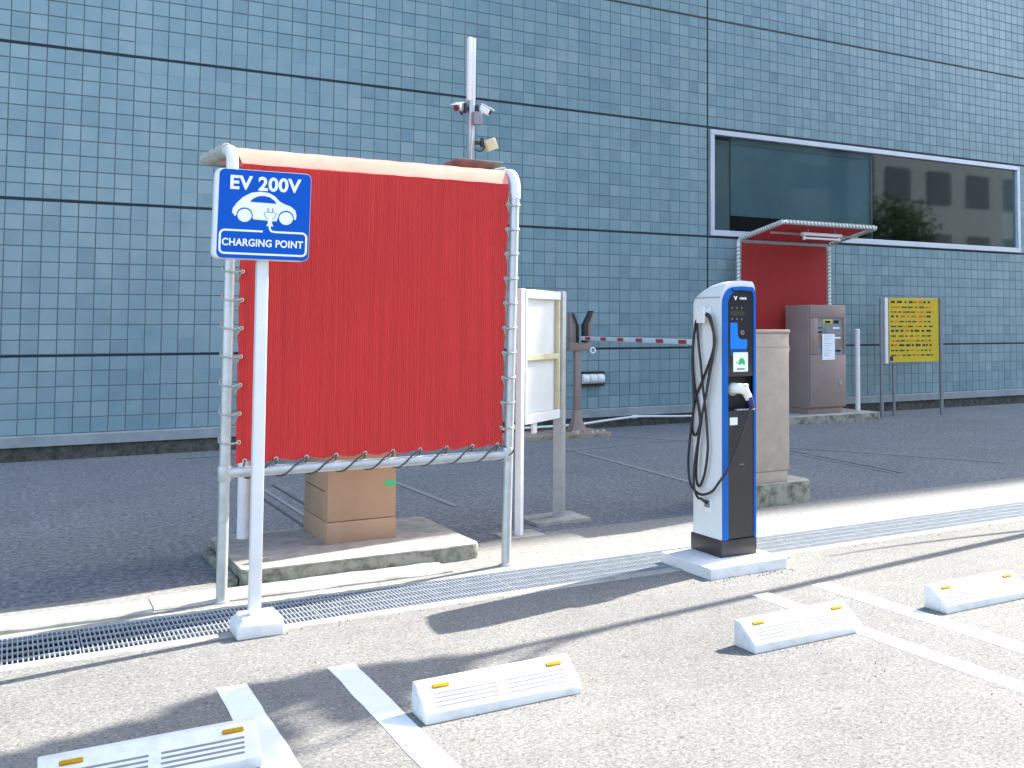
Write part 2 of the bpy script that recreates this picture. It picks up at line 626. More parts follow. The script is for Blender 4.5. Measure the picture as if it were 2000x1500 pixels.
def plane_xf(origin, ux, uz):
    """maps local (x,y,z) of a flat drawing to the plane spanned by ux, uz; local z goes out along the normal"""
    ux = Vector(ux).normalized()
    uz = Vector(uz).normalized()
    nn = ux.cross(uz)
    m = Matrix((ux, uz, nn)).transposed().to_4x4()
    m.translation = Vector(origin)
    return m


def flat(poly, z0=0.0, th=0.001):
    mb = MB()
    return mb.loft([[(x, y, z0) for x, y in poly], [(x, y, z0 + th) for x, y in poly]])


def stroke(pts, wd, z0=0.0, th=0.001):
    """flat ribbon following pts"""
    mb = MB()
    P = [Vector((p[0], p[1])) for p in pts]
    Lf, Rt = [], []
    for i, p in enumerate(P):
        a = P[max(i - 1, 0)]
        b = P[min(i + 1, len(P) - 1)]
        d = (b - a).normalized()
        nn = Vector((-d.y, d.x)) * wd / 2
        Lf.append(p + nn)
        Rt.append(p - nn)
    n = len(P)
    vs = []
    for q in (Lf, Rt):
        vs += [(v.x, v.y, z0 + th) for v in q]
    for q in (Lf, Rt):
        vs += [(v.x, v.y, z0) for v in q]
    fs = []
    for i in range(n - 1):
        fs += [(i, i + 1, n + i + 1, n + i), (i, 2 * n + i, 2 * n + i + 1, i + 1), (n + i, n + i + 1, 3 * n + i + 1, 3 * n + i)]
    fs += [(0, n, 3 * n, 2 * n), (n - 1, 3 * n - 1, 4 * n - 1, 2 * n - 1)]
    return mb.add(vs, fs)


def bez(pts, k=6, closed=False):
    """Catmull-Rom through the points"""
    P = [Vector(p) for p in pts]
    out = []
    N = len(P)
    for i in range(N - 1):
        p0 = P[max(i - 1, 0)]
        p1, p2 = P[i], P[i + 1]
        p3 = P[min(i + 2, N - 1)]
        for j in range(k):
            t = j / k
            out.append(0.5 * ((2 * p1) + (p2 - p0) * t + (2 * p0 - 5 * p1 + 4 * p2 - p3) * t * t + (3 * p1 - p0 - 3 * p2 + p3) * t ** 3))
    out.append(P[-1])
    return out


def wobble_strip(x0, x1, y0, y1, z0, z1, step=0.06, amp=0.004, seed=1):
    """long kerb-like block with a slightly uneven top and edges"""
    r = random.Random(seed)
    n = max(2, int((x1 - x0) / step))
    rings = []
    for i in range(n + 1):
        x = x0 + (x1 - x0) * i / n
        a, b, c, d = [r.uniform(-amp, amp) for _ in range(4)]
        ch = 0.010
        rings.append([(x, y0 + a, z0), (x, y0 + a, z1 - ch + c), (x, y0 + ch + a, z1 + c), (x, y1 - ch + b, z1 + d), (x, y1 + b, z1 - ch + d), (x, y1 + b, z0)])
    return MB().loft(rings)


# ------------------------------------------------------------------ ground, road, drain
DY0, DY1 = 5.235, 5.725      # drain channel between these depths
g = MB()
BIG = 500
g.add([(-BIG, -BIG, 0), (BIG, -BIG, 0), (BIG, DY0, 0), (-BIG, DY0, 0)], [(0, 1, 2, 3)])
struct("parking_lot", g, m_lot, smooth=0)
g = MB()
g.add([(-BIG, DY1, 0), (BIG, DY1, 0), (BIG, BIG, 0), (-BIG, BIG, 0)], [(0, 1, 2, 3)])
struct("road", g, m_road, smooth=0)
g = MB()
g.add([(-40, DY0, 0), (60, DY0, 0), (60, DY0, -.14), (-40, DY0, -.14), (-40, DY1, -.14), (60, DY1, -.14), (60, DY1, 0), (-40, DY1, 0)],
      [(0, 1, 2, 3), (3, 2, 5, 4), (4, 5, 6, 7)])
channel = struct("drain_channel", g, m_mossy, smooth=0)
tag(channel, "open concrete drain channel running under the steel grating")
# concrete lips on both sides of the grating
struct("drain_edge", wobble_strip(-8, 22, 5.175, DY0 + .022, -.05, .006, .15, .0015, 3), m_conc)
struct("drain_edge", wobble_strip(-8, 22, DY1 - .022, 5.765, -.05, .006, .15, .0015, 4), m_conc)
# concrete apron between grating and road, raised kerb at the left
struct("concrete_apron", MB().box(-10, 24, 5.766, 6.14, -.05, .004), m_apron)
ap = MB()
ap.prism_z([(-10, 6.143), (24, 6.143), (24, 6.62), (2.9, 6.62), (2.5, 6.5), (1.0, 6.3), (-10, 6.2)], -.05, .0035)
struct("concrete_apron", ap, m_apron)
struct("kerb", wobble_strip(-8, .62, 5.775, 6.02, -.02, .026, .12, .004, 5), m_conc, smooth=30)
kb = MB()
kb.add(wobble_strip(.63, 2.15, 5.83, 6.085, -.02, .020, .1, .004, 6).v, wobble_strip(.63, 2.15, 5.83, 6.085, -.02, .020, .1, .004, 6).f)
struct("kerb", kb, m_conc, smooth=30)

# grating panels, one metre long, each liftable
pm = MB()
PL = 0.994
pm.box(0, PL, 0, .006, -.028, 0).box(0, PL, .44, .446, -.028, 0)
nb = 52
for i in range(nb + 1):
    x = 0.002 + (PL - .006) * i / nb
    th = .0052
    pm.box(x, x + th, .0062, .4398, -.026, -.0005)
for k in range(4):
    yy = .075 + k * .098
    pm.box(.001, PL - .001, yy, yy + .009, -.009, .0008)
gp_mesh = mesh_of("grating_panel", pm, m_steel, smooth=0)
for i in range(-3, 13):
    o = bpy.data.objects.new("grating_panel", gp_mesh)
    COL.objects.link(o)
    o.parent = channel
    o.location = (-.70 + i * 1.0, DY0 + .023, .002)

# faded trench patches and cracks on the road
mk = 0


def mark(pts, wd, m=None, z=.0035):
    s = stroke(pts, wd, z, .0012)
    return struct("road_patch", s, m or m_mark, smooth=0)


mark([(2.94, 9.8), (2.95, 7.95)], .05)
mark([(1.86, 9.9), (1.87, 7.6)], .035)
mark([(1.98, 9.9), (1.99, 7.4)], .02, m_seal)
mark([(1.76, 9.9), (1.77, 7.4)], .02, m_seal)
mark([(5.38, 11.0), (5.16, 8.0), (5.10, 6.9)], .055)
mark([(7.45, 10.6), (7.11, 7.44)], .05)
mark([(7.52, 10.6), (7.18, 7.44)], .018, m_seal)
mark([(5.2, 10.72), (6.4, 11.0), (7.9, 10.95)], .03)
mark([(1.5, 12.35), (5.0, 12.25)], .02, m_seal)
mark([(6.4, 12.1), (7.9, 9.0), (8.6, 7.4)], .04)

# ------------------------------------------------------------------ parking bay lines
for k, (x0, x1, yt) in enumerate([(.705, .816, 4.482), (1.132, 1.238, 4.503), (3.283, 3.385, 4.508), (3.681, 3.800, 4.508), (5.83, 5.94, 4.51), (6.24, 6.35, 4.51)]):
    r = random.Random(k)
    ys = [-1.5 + (yt + 1.5) * i / 60 for i in range(61)]
    Lr = [(x0 + r.uniform(-.003, .003), y) for y in ys]
    Rr = [(x1 + r.uniform(-.003, .003), y) for y in ys]
    mb = MB()
    n = 61
    mb.loft([[(a[0], a[1], -.01), (a[0], a[1], .0022), (b_[0], b_[1], .0022), (b_[0], b_[1], -.01)] for a, b_ in zip(Lr, Rr)])
    struct("parking_line", mb, m_line, smooth=0)


# ------------------------------------------------------------------ wheel stops
def wheel_stop():
    t = thing("wheel_stop", (0, 0, 0), "x", "wheel stop", "white wheel stops in the parking bays")
    W = .61
    prof = [(0, 0), (0.002, .036), (.105, .104), (.118, .112), (.152, .112), (.158, .106), (.16, 0)]
    body = MB().prism_x(prof, 0, W)
    # moulded recess panels on both ends
    o = obj("body", body, m_white_conc, t, bevel=.005, segs=2)
    for xs in (-.0025, W - .0015):
        mb = MB().prism_x([(.055, .012), (.055, .055), (.075, .078), (.112, .078), (.125, .062), (.125, .012)], xs, xs + .004)
        obj("end_panel", mb, m_white_conc, t, bevel=.0015, segs=1)
    sl = Vector((0, .103, .068)).normalized()
    nn = Vector((0, -.068, .103)).normalized()
    org = Vector((0, .002, .036))
    for h in range(2):
        for q in range(4):
            x0 = .045 + h * .275
            x1 = x0 + .24
            s0 = .021 + q * .0185
            mb = MB()
            vs = []
            for dz in (-.002, .0009):
                for (x, s) in ((x0 + q * .002, s0), (x1 + q * .002, s0), (x1 + q * .002, s0 + .0078), (x0 + q * .002, s0 + .0078)):
                    vs.append(Vector((x, 0, 0)) + org + sl * s + nn * dz)
            mb.add(vs, [(0, 3, 2, 1), (4, 5, 6, 7), (0, 1, 5, 4), (1, 2, 6, 5), (2, 3, 7, 6), (3, 0, 4, 7)])
            obj("groove", mb, m_groove, t, smooth=0)
    for x0 in (.055, .505):
        mb = MB()
        vs = []
        for dz in (-.003, .006):
            for (x, s) in ((x0, .103), (x0 + .062, .103), (x0 + .062, .119), (x0, .119)):
                vs.append(Vector((x, 0, 0)) + org + sl * s + nn * dz)
        mb.add(vs, [(0, 3, 2, 1), (4, 5, 6, 7), (0, 1, 5, 4), (1, 2, 6, 5), (2, 3, 7, 6), (3, 0, 4, 7)])
        obj("reflector", mb, m_yellow, t, bevel=.002, segs=1)
    return t


ws = wheel_stop()
stops = [((1.262, 3.675, 0), 0, "sunlit white wheel stop touching the second bay line from the left"),
         ((.102, 3.622, 0), -.3, "shaded white wheel stop left of the first bay line, cut by the picture corner"),
         ((2.712, 3.700, 0), .4, "white wheel stop standing on a bay line, in front of the charging station"),
         ((3.87, 3.70, 0), 0, "white wheel stop beyond the far right pair of bay lines")]
for i, (p, a, lab) in enumerate(stops):
    o = ws if i == 0 else copy_tree(ws)
    move_to(o, p)
    o.rotation_euler.z = R(a)
    o["label"] = lab

# ------------------------------------------------------------------ tiled building
bld = thing("tiled_building", (8.68, 13.0, 0), "tall windowless building clad in glossy blue grey square tiles, with one wide window", "building")
WX0, WX1, WZ0, WZ1 = 8.725, 15.60, 2.750, 4.346
YF = 13.02
HT, XL, XR = 28.6, -22, 62
TP, ZP = .1653, .16427
Z0 = 1.088 - 5 * ZP
TZ = Z0 + 55 * ZP
core = MB()
core.box(XL, WX0, YF, YF + .4, .02, TZ).box(WX1, XR, YF, YF + .4, .02, TZ)
core.box(WX0, WX1, YF, YF + .4, .02, WZ0).box(WX0, WX1, YF, YF + .4, WZ1, TZ)
obj("grout_wall", core, m_grout, bld, smooth=0)
up = MB().box(XL, XR, 13.001, 38, TZ + .001, HT)
up.box(XL, -3.1, 13.001, 13.018, Z0, TZ).box(18.3, XR, 13.001, 13.018, Z0, TZ)
up.box(XL, XR, 37.6, 38, 0, TZ).box(XL, XL + .4, YF + .4, 37.6, 0, TZ).box(XR - .4, XR, YF + .4, 37.6, 0, TZ)
obj("upper_wall", up, m_wallfar, bld, smooth=0, origin=Vector((8.681, 13, 1.088)))
obj("roof_slab", MB().box(XL - .1, XR + .1, 12.95, 38.1, HT, HT + .4), m_conc, bld)

# tiles
tile_variants = []


def tile_geo(x0, z0, sx, sz, r):
    g_ = .0042
    xa, xb, za, zb = x0 + g_, x0 + sx - g_, z0 + g_, z0 + sz - g_
    d = [r.uniform(-.0011, .0011) for _ in range(4)]
    yb, yf, c = YF - .001, YF - .010, .003
    vs = [(xa, yb, za), (xb, yb, za), (xb, yb, zb), (xa, yb, zb),
          (xa, yf + c + d[0], za), (xb, yf + c + d[1], za), (xb, yf + c + d[2], zb), (xa, yf + c + d[3], zb),
          (xa + c, yf + d[0], za + c), (xb - c, yf + d[1], za + c), (xb - c, yf + d[2], zb - c), (xa + c, yf + d[3], zb - c)]
    fs = [(0, 1, 5, 4), (1, 2, 6, 5), (2, 3, 7, 6), (3, 0, 4, 7), (4, 5, 9, 8), (5, 6, 10, 9), (6, 7, 11, 10), (7, 4, 8, 11), (8, 9, 10, 11)]
    return vs, fs


def toned_mesh(name, vs, fs, tones):
    me = bpy.data.meshes.new(name)
    me.from_pydata(vs, [], fs)
    at = me.attributes.new("tone", 'FLOAT', 'FACE')
    at.data.foreach_set("value", tones)
    me.materials.append(m_tile)
    return me


r_t = random.Random(11)
tone_of = lambda: max(0.0, min(.55, r_t.gauss(.26, .085)))
cells = []
i0 = -71
i1 = 58
for i in range(i0, i1):
    for j in range(55):
        x = 8.681 + i * TP
        z = Z0 + j * ZP
        if x + TP > WX0 - .01 and x < WX1 + .01 and z + ZP > WZ0 + .03 and z < WZ1 - .01:
            continue
        cells.append((i, j, x, z))


def px(x, z):
    v = Vector((x, 13, z)) - M.translation
    d = v.dot(fw)
    return 1350 + 2060 * v.dot(rt) / d, 533.5 - 2060 * v.dot(uu) / d, 1 / d


sing = []
for c in cells:
    X, Y, s = px(c[2] + TP / 2, c[3] + ZP / 2)
    if 248 < X < 1750 and 0 < Y < 900 and c[0] not in (-1, 0):
        if 460 < X < 1000 and Y > 335:
            continue
        if 412 < X < 608 and 330 < Y < 512:
            continue
        sing.append((-s, c))
sing.sort()
single = {(c[0], c[1]) for _, c in sing[:300]}
vsA, fsA, tn = [], [], []
for k in range(24):
    vs, fs = tile_geo(0, 0, TP, ZP, r_t)
    t_ = tone_of()
    vs = [(x, y - 13.0, z) for x, y, z in vs]
    tile_variants.append(toned_mesh("wall_tile", vs, fs, [t_] * len(fs)))
for (i, j, x, z) in cells:
    jr = (j - 5) % 10 == 0      # row just above a joint
    jt = (j - 4) % 10 == 0      # row just below a joint
    if (i, j) in single and i not in (-1, 0):
        o = bpy.data.objects.new("wall_tile", r_t.choice(tile_variants))
        COL.objects.link(o)
        o.parent = bld
        dz = .012 if jr else (-.010 if jt else 0)
        o.location = (x - 8.68, 0.0, z + dz)
    else:
        vs, fs = tile_geo(x + (.010 if i == 0 else 0), z + (.012 if jr else 0), TP - (.010 if i in (-1, 0) else 0), ZP - (.012 if (jr or jt) else 0), r_t)
        o_ = len(vsA)
        vsA += [(a - 8.68, b - 13.0, c) for a, b, c in vs]
        fsA += [tuple(q + o_ for q in f) for f in fs]
        tn += [tone_of()] * len(fs)
me = toned_mesh("wall_tile_field", vsA, fsA, tn)
o = bpy.data.objects.new("wall_tile_field", me)
COL.objects.link(o)
o.parent = bld
o["kind"] = "stuff"
# movement joints
for k in range(6):
    z = 1.088 + k * 10 * ZP
    h = (.012, .014, .019, .010, .012, .012)[k]
    mm = m_joint_brown if k in (3,) else m_joint
    segs_ = [(XL, XR)]
    for a, b in segs_:
        obj("expansion_joint", MB().box(a, b, YF - .0060, YF + .002, z - h, z + h), mm, bld, smooth=0)
for x in (8.681, 8.681 + 50 * TP, 8.681 - 62 * TP):
    if x < WX1 and x > WX0 - .1:
        obj("expansion_joint", MB().box(x - .013, x + .013, YF - .0066, YF + .002, Z0, TZ), m_joint, bld, smooth=0)
    else:
        obj("expansion_joint", MB().box(x - .013, x + .013, YF - .0066, YF + .002, Z0, TZ), m_joint, bld, smooth=0)
# plinth and dark base
obj("plinth", wobble_strip(XL, XR, 12.93, 13.03, .150, Z0 - .002, 1.2, .001, 8), m_plinth, bld)
obj("wall_base", wobble_strip(XL, XR, 12.965, 13.06, 0, .149, .12, .006, 9), m_dirt, bld)

# window
wf = obj("window", MB().box(WX0, WX1, 12.985, 13.09, WZ1 - .075, WZ1).box(WX0, WX1, 12.985, 13.09, WZ0, WZ0 + .085)
         .box(WX0, WX0 + .07, 12.986, 13.09, WZ0 + .086, WZ1 - .076).box(WX1 - .07, WX1, 12.986, 13.09, WZ0 + .086, WZ1 - .076), m_glassframe, bld, bevel=.004, segs=1,
         label="wide window with a pale aluminium frame and a teal roller blind behind the glass")
obj("pane", MB().box(WX0 + .071, WX1 - .071, 13.045, 13.055, WZ0 + .087, WZ1 - .077), m_glass, wf, smooth=0)
obj("blind", MB().box(9.16, 11.98, 13.10, 13.104, 3.08, 4.17), m_blind, wf, smooth=0)
obj("blind_box", MB().box(9.16, 11.98, 13.085, 13.16, 4.171, 4.262), m_greymetal, wf)
obj("mullion", MB().box(11.985, 12.01, 13.06, 13.20, WZ0 + .02, WZ1 - .02), m_greymetal, wf)
obj("side_curtain", MB().box(8.80, 9.155, 13.12, 13.135, 2.84, 4.22), mat("dark_teal_curtain", (0.24, 0.26, 0.25), .8, c2=(.19, .21, .20), scale=4), wf)
room = MB()
room.box(8.5, 16, 16.2, 16.3, 2.4, 4.7).box(8.5, 16, 13.43, 16.2, 4.60, 4.7).box(8.5, 16, 13.43, 16.2, 2.4, 2.5).box(8.4, 8.5, 13.43, 16.3, 2.4, 4.7).box(16, 16.1, 13.43, 16.3, 2.4, 4.7)
obj("interior_room", room, m_room, wf, smooth=0)

# white tube guard fixed on the wall beside the barrier post
t = thing("wall_bumper", (6.73, 12.95, .58), "short white tubular bumper in a black bracket low on the tiled wall", "bumper")
fr = MB().box(6.535, 6.915, 12.93, 12.999, .575, .60).box(6.535, 6.915, 12.93, 12.999, .755, .78).box(6.895, 6.915, 12.93, 12.998, .601, .754).box(6.535, 6.555, 12.93, 12.998, .601, .754)
obj("bracket", fr, m_black, t, bevel=.004)
for k in range(3):
    obj("pad", MB().cyl((6.565 + k * .112, 12.93, .678), (6.665 + k * .112, 12.93, .678), .066, n=20), m_whitep, t, bevel=.006)

# white hose along the wall foot
hp = bez([(3.9, 12.55, .09), (4.9, 12.56, .09), (5.6, 12.55, .10), (6.3, 12.6, .10), (6.9, 12.78, .12), (7.35, 12.88, .135), (7.6, 12.9, .13), (8.4, 12.9, .10), (9.6, 12.9, .09), (11, 12.9, .09)], 5)
tp = thing("water_pipe", (6, 12.6, .08), "thin white plastic pipe running along the foot of the tiled wall", "pipe")
obj("pipe", MB().tube(hp, .016, 10), m_pvc, tp)
obj("coupling", MB().cyl((7.32, 12.875, .134), (7.41, 12.889, .136), .024), m_pvc, tp)
for x, y, z in ((4.9, 12.56, .09), (6.3, 12.6, .10), (8.4, 12.9, .1), (9.6, 12.9, .09)):
    obj("pipe_support", MB().box(x - .02, x + .02, y - .02, y + .02, 0, z - .005), m_greymetal, tp)

# ------------------------------------------------------------------ fabric shelters
def helix(p0, p1, r, turns, n=10, phase=0.0, ref=Vector((0, 0, 1))):
    p0, p1 = Vector(p0), Vector(p1)
    t = (p1 - p0).normalized()
    a = t.cross(ref)
    if a.length < .1:
        a = t.cross(Vector((1, 0, 0)))
    a.normalize()
    b = t.cross(a)
    N = int(turns * n)
    return [p0 + (p1 - p0) * (i / N) + (a * math.cos(2 * math.pi * i / n + phase) + b * math.sin(2 * math.pi * i / n + phase)) * r for i in range(N + 1)]


def torus(c, R_, r_, nrm, n=14, m=6):
    c = Vector(c)
    nrm = Vector(nrm).normalized()
    a = nrm.orthogonal().normalized()
    b = nrm.cross(a)
    return MB().tube([c + (a * math.cos(2 * math.pi * k / n) + b * math.sin(2 * math.pi * k / n)) * R_ for k in range(n)], r_, m, closed=True)


t = thing("fabric_shelter", (1.7, 5.84, 0), "large red cloth screen laced to a galvanised pipe frame, behind the blue charging sign", "shelter", "red cloth shelters of the car park")
PR = .027


def side_pipe(xb, xt):
    pts = [(xb, 5.84, 0), (xb + (xt - xb) * .95, 5.84, 2.215)]
    for k in range(1, 7):
        a = k / 6 * R(86)
        pts.append((xt, 5.84 + .095 * (1 - math.cos(a)), 2.225 + .095 * math.sin(a)))
    pts.append((xt, 6.74, 2.375))
    return pts


for xb, xt in ((.935, .943), (2.475, 2.515)):
    obj("side_pipe", MB().tube(side_pipe(xb, xt), PR, 16), m_galv, t)
    obj("foot_plate", MB().cyl((xb, 5.84, 0), (xb, 5.84, .012), .04, n=20), m_galv, t)
obj("bottom_pipe", MB().cyl((.94, 5.84, .652), (2.483, 5.84, .645), PR, n=16), m_galv, t)
obj("rear_pipe", MB().cyl((.943, 6.74, 2.375), (2.515, 6.74, 2.375), PR, n=16), m_galv, t)
obj("roof_pipe", MB().cyl((.943, 6.3, 2.33), (2.515, 6.3, 2.33), .018, n=12), m_galv, t)
for xb in (.937, 2.479):
    obj("pipe_clamp", MB().cyl((xb, 5.84, .61), (xb, 5.84, .69), .034, n=18), m_galv, t, bevel=.003)
for xb in (.943, 2.515):
    obj("pipe_elbow", MB().tube([(xb, 5.84, 2.16), (xb, 5.84, 2.225)] + [(xb, 5.84 + .095 * (1 - math.cos(k / 5 * R(86))), 2.225 + .095 * math.sin(k / 5 * R(86))) for k in range(1, 6)] + [(xb, 5.99, 2.326)], .0295, 16), m_whitep, t)
# cloth: fine vertical ribs; shape bows a little
cl = MB()
nx, nz = 240, 24
vs = []
for j in range(nz + 1):
    v = j / nz
    z = .695 + (2.243 - .695) * v
    for i in range(nx + 1):
        u = i / nx
        xl = .986 + .012 * math.sin(v * 9.5 * math.pi) ** 2 * 0.4
        xr = 2.443 + .030 * v + .004 * math.sin(v * 10 * math.pi)
        x = xl + (xr - xl) * u
        y = 5.835 + .004 * math.exp(-min(u, 1 - u) * 22) * math.sin(v * 20 * math.pi) + .005 * math.exp(-v * 14) * math.sin(u * 20 * math.pi) + .0022 * math.cos(i * math.pi) + .004 * math.sin(u * 7.1 + v * 2.3) + .006 * math.sin(u * math.pi) * math.sin(v * math.pi)
        zc = z + (.012 * math.sin(u * 10 * math.pi) ** 2 * (1 - v) ** 6)
        vs.append((x, y, zc))
fs = [(j * (nx + 1) + i, j * (nx + 1) + i + 1, (j + 1) * (nx + 1) + i + 1, (j + 1) * (nx + 1) + i) for j in range(nz) for i in range(nx)]
vs2 = [(x, y + .003, z) for x, y, z in vs]
cl.add(vs, fs)
cl.add(vs2, [tuple(reversed(f)) for f in fs])
obj("cloth_panel", cl, m_cloth, t, smooth=60)
hm = MB()
prof = [(5.833, 2.243), (5.837, 2.250), (5.880, 2.300), (5.915, 2.328), (5.935, 2.338)]
hx0, hx1 = [.992, .988, .975, .970, .966], [2.466, 2.470, 2.478, 2.484, 2.487]
rows = []
for (y, z), a, b in zip(prof, hx0, hx1):
    rows.append([(a + (b - a) * k / 30, y, z + .0015 * math.sin(k * 1.7)) for k in range(31)])
hm.loft(rows, False, False, closed=False)
obj("top_hem", hm, m_hem, t, smooth=50)
rc = MB()
rows = []
for y, z in ((5.936, 2.341), (6.1, 2.348), (6.4, 2.358), (6.7, 2.372)):
    rows.append([(.97 + (2.49 - .97) * k / 20, y, z - .012 * math.sin(math.pi * (k % 5) / 5)) for k in range(21)])
rc.loft(rows, False, False, closed=False)
obj("roof_cloth", rc, m_cloth, t, smooth=50)


def lace(name, post, edge, m, wrap=.031, n=16, flip=1):
    """rope spiralling round a pipe and caught in each eyelet: post[i], edge[i] matching points; axis direction given by post points"""
    mb = MB()
    pts = []
    N = len(post)
    for i in range(N):
        p = Vector(post[i])
        e = Vector(edge[i])
        q = Vector(post[min(i + 1, N - 1)]) if i < N - 1 else p + (p - Vector(post[i - 1]))
        ax = (q - p)
        to = (e - p)
        to = (to - ax.normalized() * to.dot(ax.normalized()))
        d = to.length
        to.normalize()
        b = Vector((0, -1, 0))
        loop = [e + b * .004]
        seq = [(0, .55, .55), (25, 1, 0), (90, 1, 0.02), (150, 1, .05), (180, 1, .12), (220, 1, .28), (270, 1, .45), (320, 1, .62)]
        for ang, k, ad in seq[1:]:
            a = R(ang) * flip
            loop.append(p + ax * ad + (to * math.cos(a) + b * math.sin(a)) * wrap)
        pts += loop
    pts.append(Vector(edge[-1]) + Vector((0, .004, 0)))
    mb.tube(bez(pts, 3), .0052, 6)
    return mb


# left edge, right edge and foot lacing with eyelets
zs = [.80 + k * .146 for k in range(10)]
obj("lacing_rope", lace("l", [(.938, 5.84, z) for z in zs], [(.998, 5.832, z + .005) for z in zs], m_rope), m_rope, t)
obj("lacing_rope", lace("l", [(2.483 + (z - .7) * .02, 5.84, z) for z in zs], [(2.434 + (z - .7) * .020, 5.832, z + .005) for z in zs], m_rope), m_rope, t)
xs_ = [1.03 + k * .1535 for k in range(10)]
obj("lacing_rope", lace("l", [(x, 5.84, .649) for x in xs_], [(x, 5.832, .707) for x in xs_], m_rope_dark, flip=-1), m_rope_dark, t)
for z in zs:
    obj("eyelet", torus((1.000, 5.829, z + .005), .0085, .003, (0, 1, 0)), m_brass, t)
    obj("eyelet", torus((2.433 + (z - .7) * .020, 5.829, z + .005), .0085, .003, (0, 1, 0)), m_brass, t)
for x in xs_:
    obj("eyelet", torus((x, 5.829, .710), .0085, .003, (0, 1, 0)), m_brass, t)
for x in (.943, 2.515):
    obj("roof_rope", MB().tube(helix((x, 5.99, 2.333), (x, 6.72, 2.374), .033, 15, 10), .007, 6), m_rope, t)

# slab under the shelter: two layers
s1 = thing("concrete_slab", (1.75, 6.6, 0), "weathered low concrete slab with mossy sides under the red cloth screen", "slab")


def slab_mb(x0, x1, y0, y1, z0, z1, r=.06, n=5, wob=.004, seed=2, chx=.012):
    rr = random.Random(seed)
    poly = []
    for cx, cy, a0 in ((x1 - r, y0 + r, -90), (x1 - r, y1 - r, 0), (x0 + r, y1 - r, 90), (x0 + r, y0 + r, 180)):
        for k in range(n + 1):
            a = R(a0 + 90 * k / n)
            poly.append((cx + r * math.cos(a), cy + r * math.sin(a)))
    out = []
    for i in range(len(poly)):
        a, b = Vector(poly[i]), Vector(poly[(i + 1) % len(poly)])
        m_ = max(1, int((b - a).length / .07))
        for q in range(m_):
            out.append(a + (b - a) * q / m_)
    c = Vector(((x0 + x1) / 2, (y0 + y1) / 2))
    w1 = [rr.uniform(-wob, wob) for _ in out]
    w2 = [rr.uniform(-wob, wob) * .5 for _ in out]

    def ringz(z, ins, ww):
        rg = []
        for p, q in zip(out, ww):
            d = (p - c).normalized()
            rg.append((p.x - d.x * (ins + q), p.y - d.y * (ins + q), z))
        return rg
    return MB().loft([ringz(z0, 0, w1), ringz((z0 + z1) / 2, 0.001, w2), ringz(z1 - chx, .002, w1), ringz(z1 - chx * .3, chx * .4, w2), ringz(z1, chx, w2)])


def slab(parent, x0, x1, y0, y1, h, **k):
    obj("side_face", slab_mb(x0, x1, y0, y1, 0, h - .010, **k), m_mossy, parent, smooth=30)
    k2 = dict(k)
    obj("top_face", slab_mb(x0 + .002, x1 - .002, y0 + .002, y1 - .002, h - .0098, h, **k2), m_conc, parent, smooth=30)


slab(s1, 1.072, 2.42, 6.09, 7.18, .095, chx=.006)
obj("lower_step", MB().box(1.02, 1.068, 6.15, 7.16, 0, .045), m_mossy, s1, bevel=.008)

# brown machine cabinet on the slab
t = thing("brown_cabinet", (1.83, 6.8, .095), "brown steel cabinet with a green tape patch on the slab behind the red cloth", "cabinet")
obj("body", MB().box(1.625, 2.038, 6.54, 7.13, .225, 1.50), m_brown, t, bevel=.004)
obj("base", MB().box(1.623, 2.040, 6.538, 7.132, .095, .2215), m_brown, t, bevel=.003)
obj("door_seam", MB().box(1.6235, 1.63, 6.60, 7.08, .40, .405), m_black, t, smooth=0)
obj("tape_patch", flat([(0, 0), (.066, .003), (.068, .036), (.002, .034)]).xf(plane_xf((1.968, 6.539, .415), (1, 0, 0), (0, 0, 1))), m_greentape, t, smooth=0)
# white bollards
bo = thing("bollard", (1.245, 7.03, .095), "white round bollard on the slab behind the blue sign post", "bollard", "white round bollards")
obj("tube", MB().cyl((1.245, 7.03, .095), (1.245, 7.03, 1.30), .040, n=20), m_whitep, bo)
obj("cap", MB().tube([(1.245, 7.03, 1.301), (1.245, 7.03, 1.34), (1.245, 7.03, 1.352)], [.0425, .0425, .03], 20), m_whitep, bo, bevel=.002)
bo2 = copy_tree(bo)
move_to(bo2, (10.93, 12.25, .10))
bo2["label"] = "white round bollard on the kerb island right of the ticket machine"

# ------------------------------------------------------------------ camera pole standing on the shelter roof
t = thing("camera_pole", (2.42, 6.3, 2.36), "tall pale metal pole with cameras above the red cloth screen", "pole")
obj("base_plate", MB().loft([[(2.275, 6.17, 2.43), (2.575, 6.17, 2.43), (2.575, 6.42, 2.43), (2.275, 6.42, 2.43)], [(2.275, 6.17, 2.418), (2.575, 6.17, 2.418), (2.575, 6.42, 2.418), (2.275, 6.42, 2.418)], [(2.31, 6.2, 2.37), (2.54, 6.2, 2.37), (2.54, 6.4, 2.37), (2.31, 6.4, 2.37)]]), m_tarpb, t, bevel=.004)
obj("mast", MB().box(2.392, 2.428, 6.284, 6.316, 2.431, 2.82), m_galv, t, bevel=.004)
obj("upper_mast", MB().box(2.382, 2.408, 6.282, 6.318, 2.82, 3.225).box(2.409, 2.432, 6.286, 6.314, 2.82, 3.222), m_whitep, t, bevel=.003)
obj("conduit", MB().tube(bez([(2.402, 6.275, 2.431), (2.404, 6.275, 2.54), (2.414, 6.275, 2.665)], 5), .005, 8), m_galv, t)
obj("junction_box", MB().box(2.404, 2.462, 6.235, 6.28, 2.665, 2.745), m_greymetal, t, bevel=.004)
obj("cross_arm", MB().box(2.31, 2.52, 6.318, 6.34, 2.765, 2.785).box(2.36, 2.378, 6.28, 6.318, 2.74, 2.80).box(2.434, 2.452, 6.28, 6.318, 2.74, 2.80), m_black, t, bevel=.003)


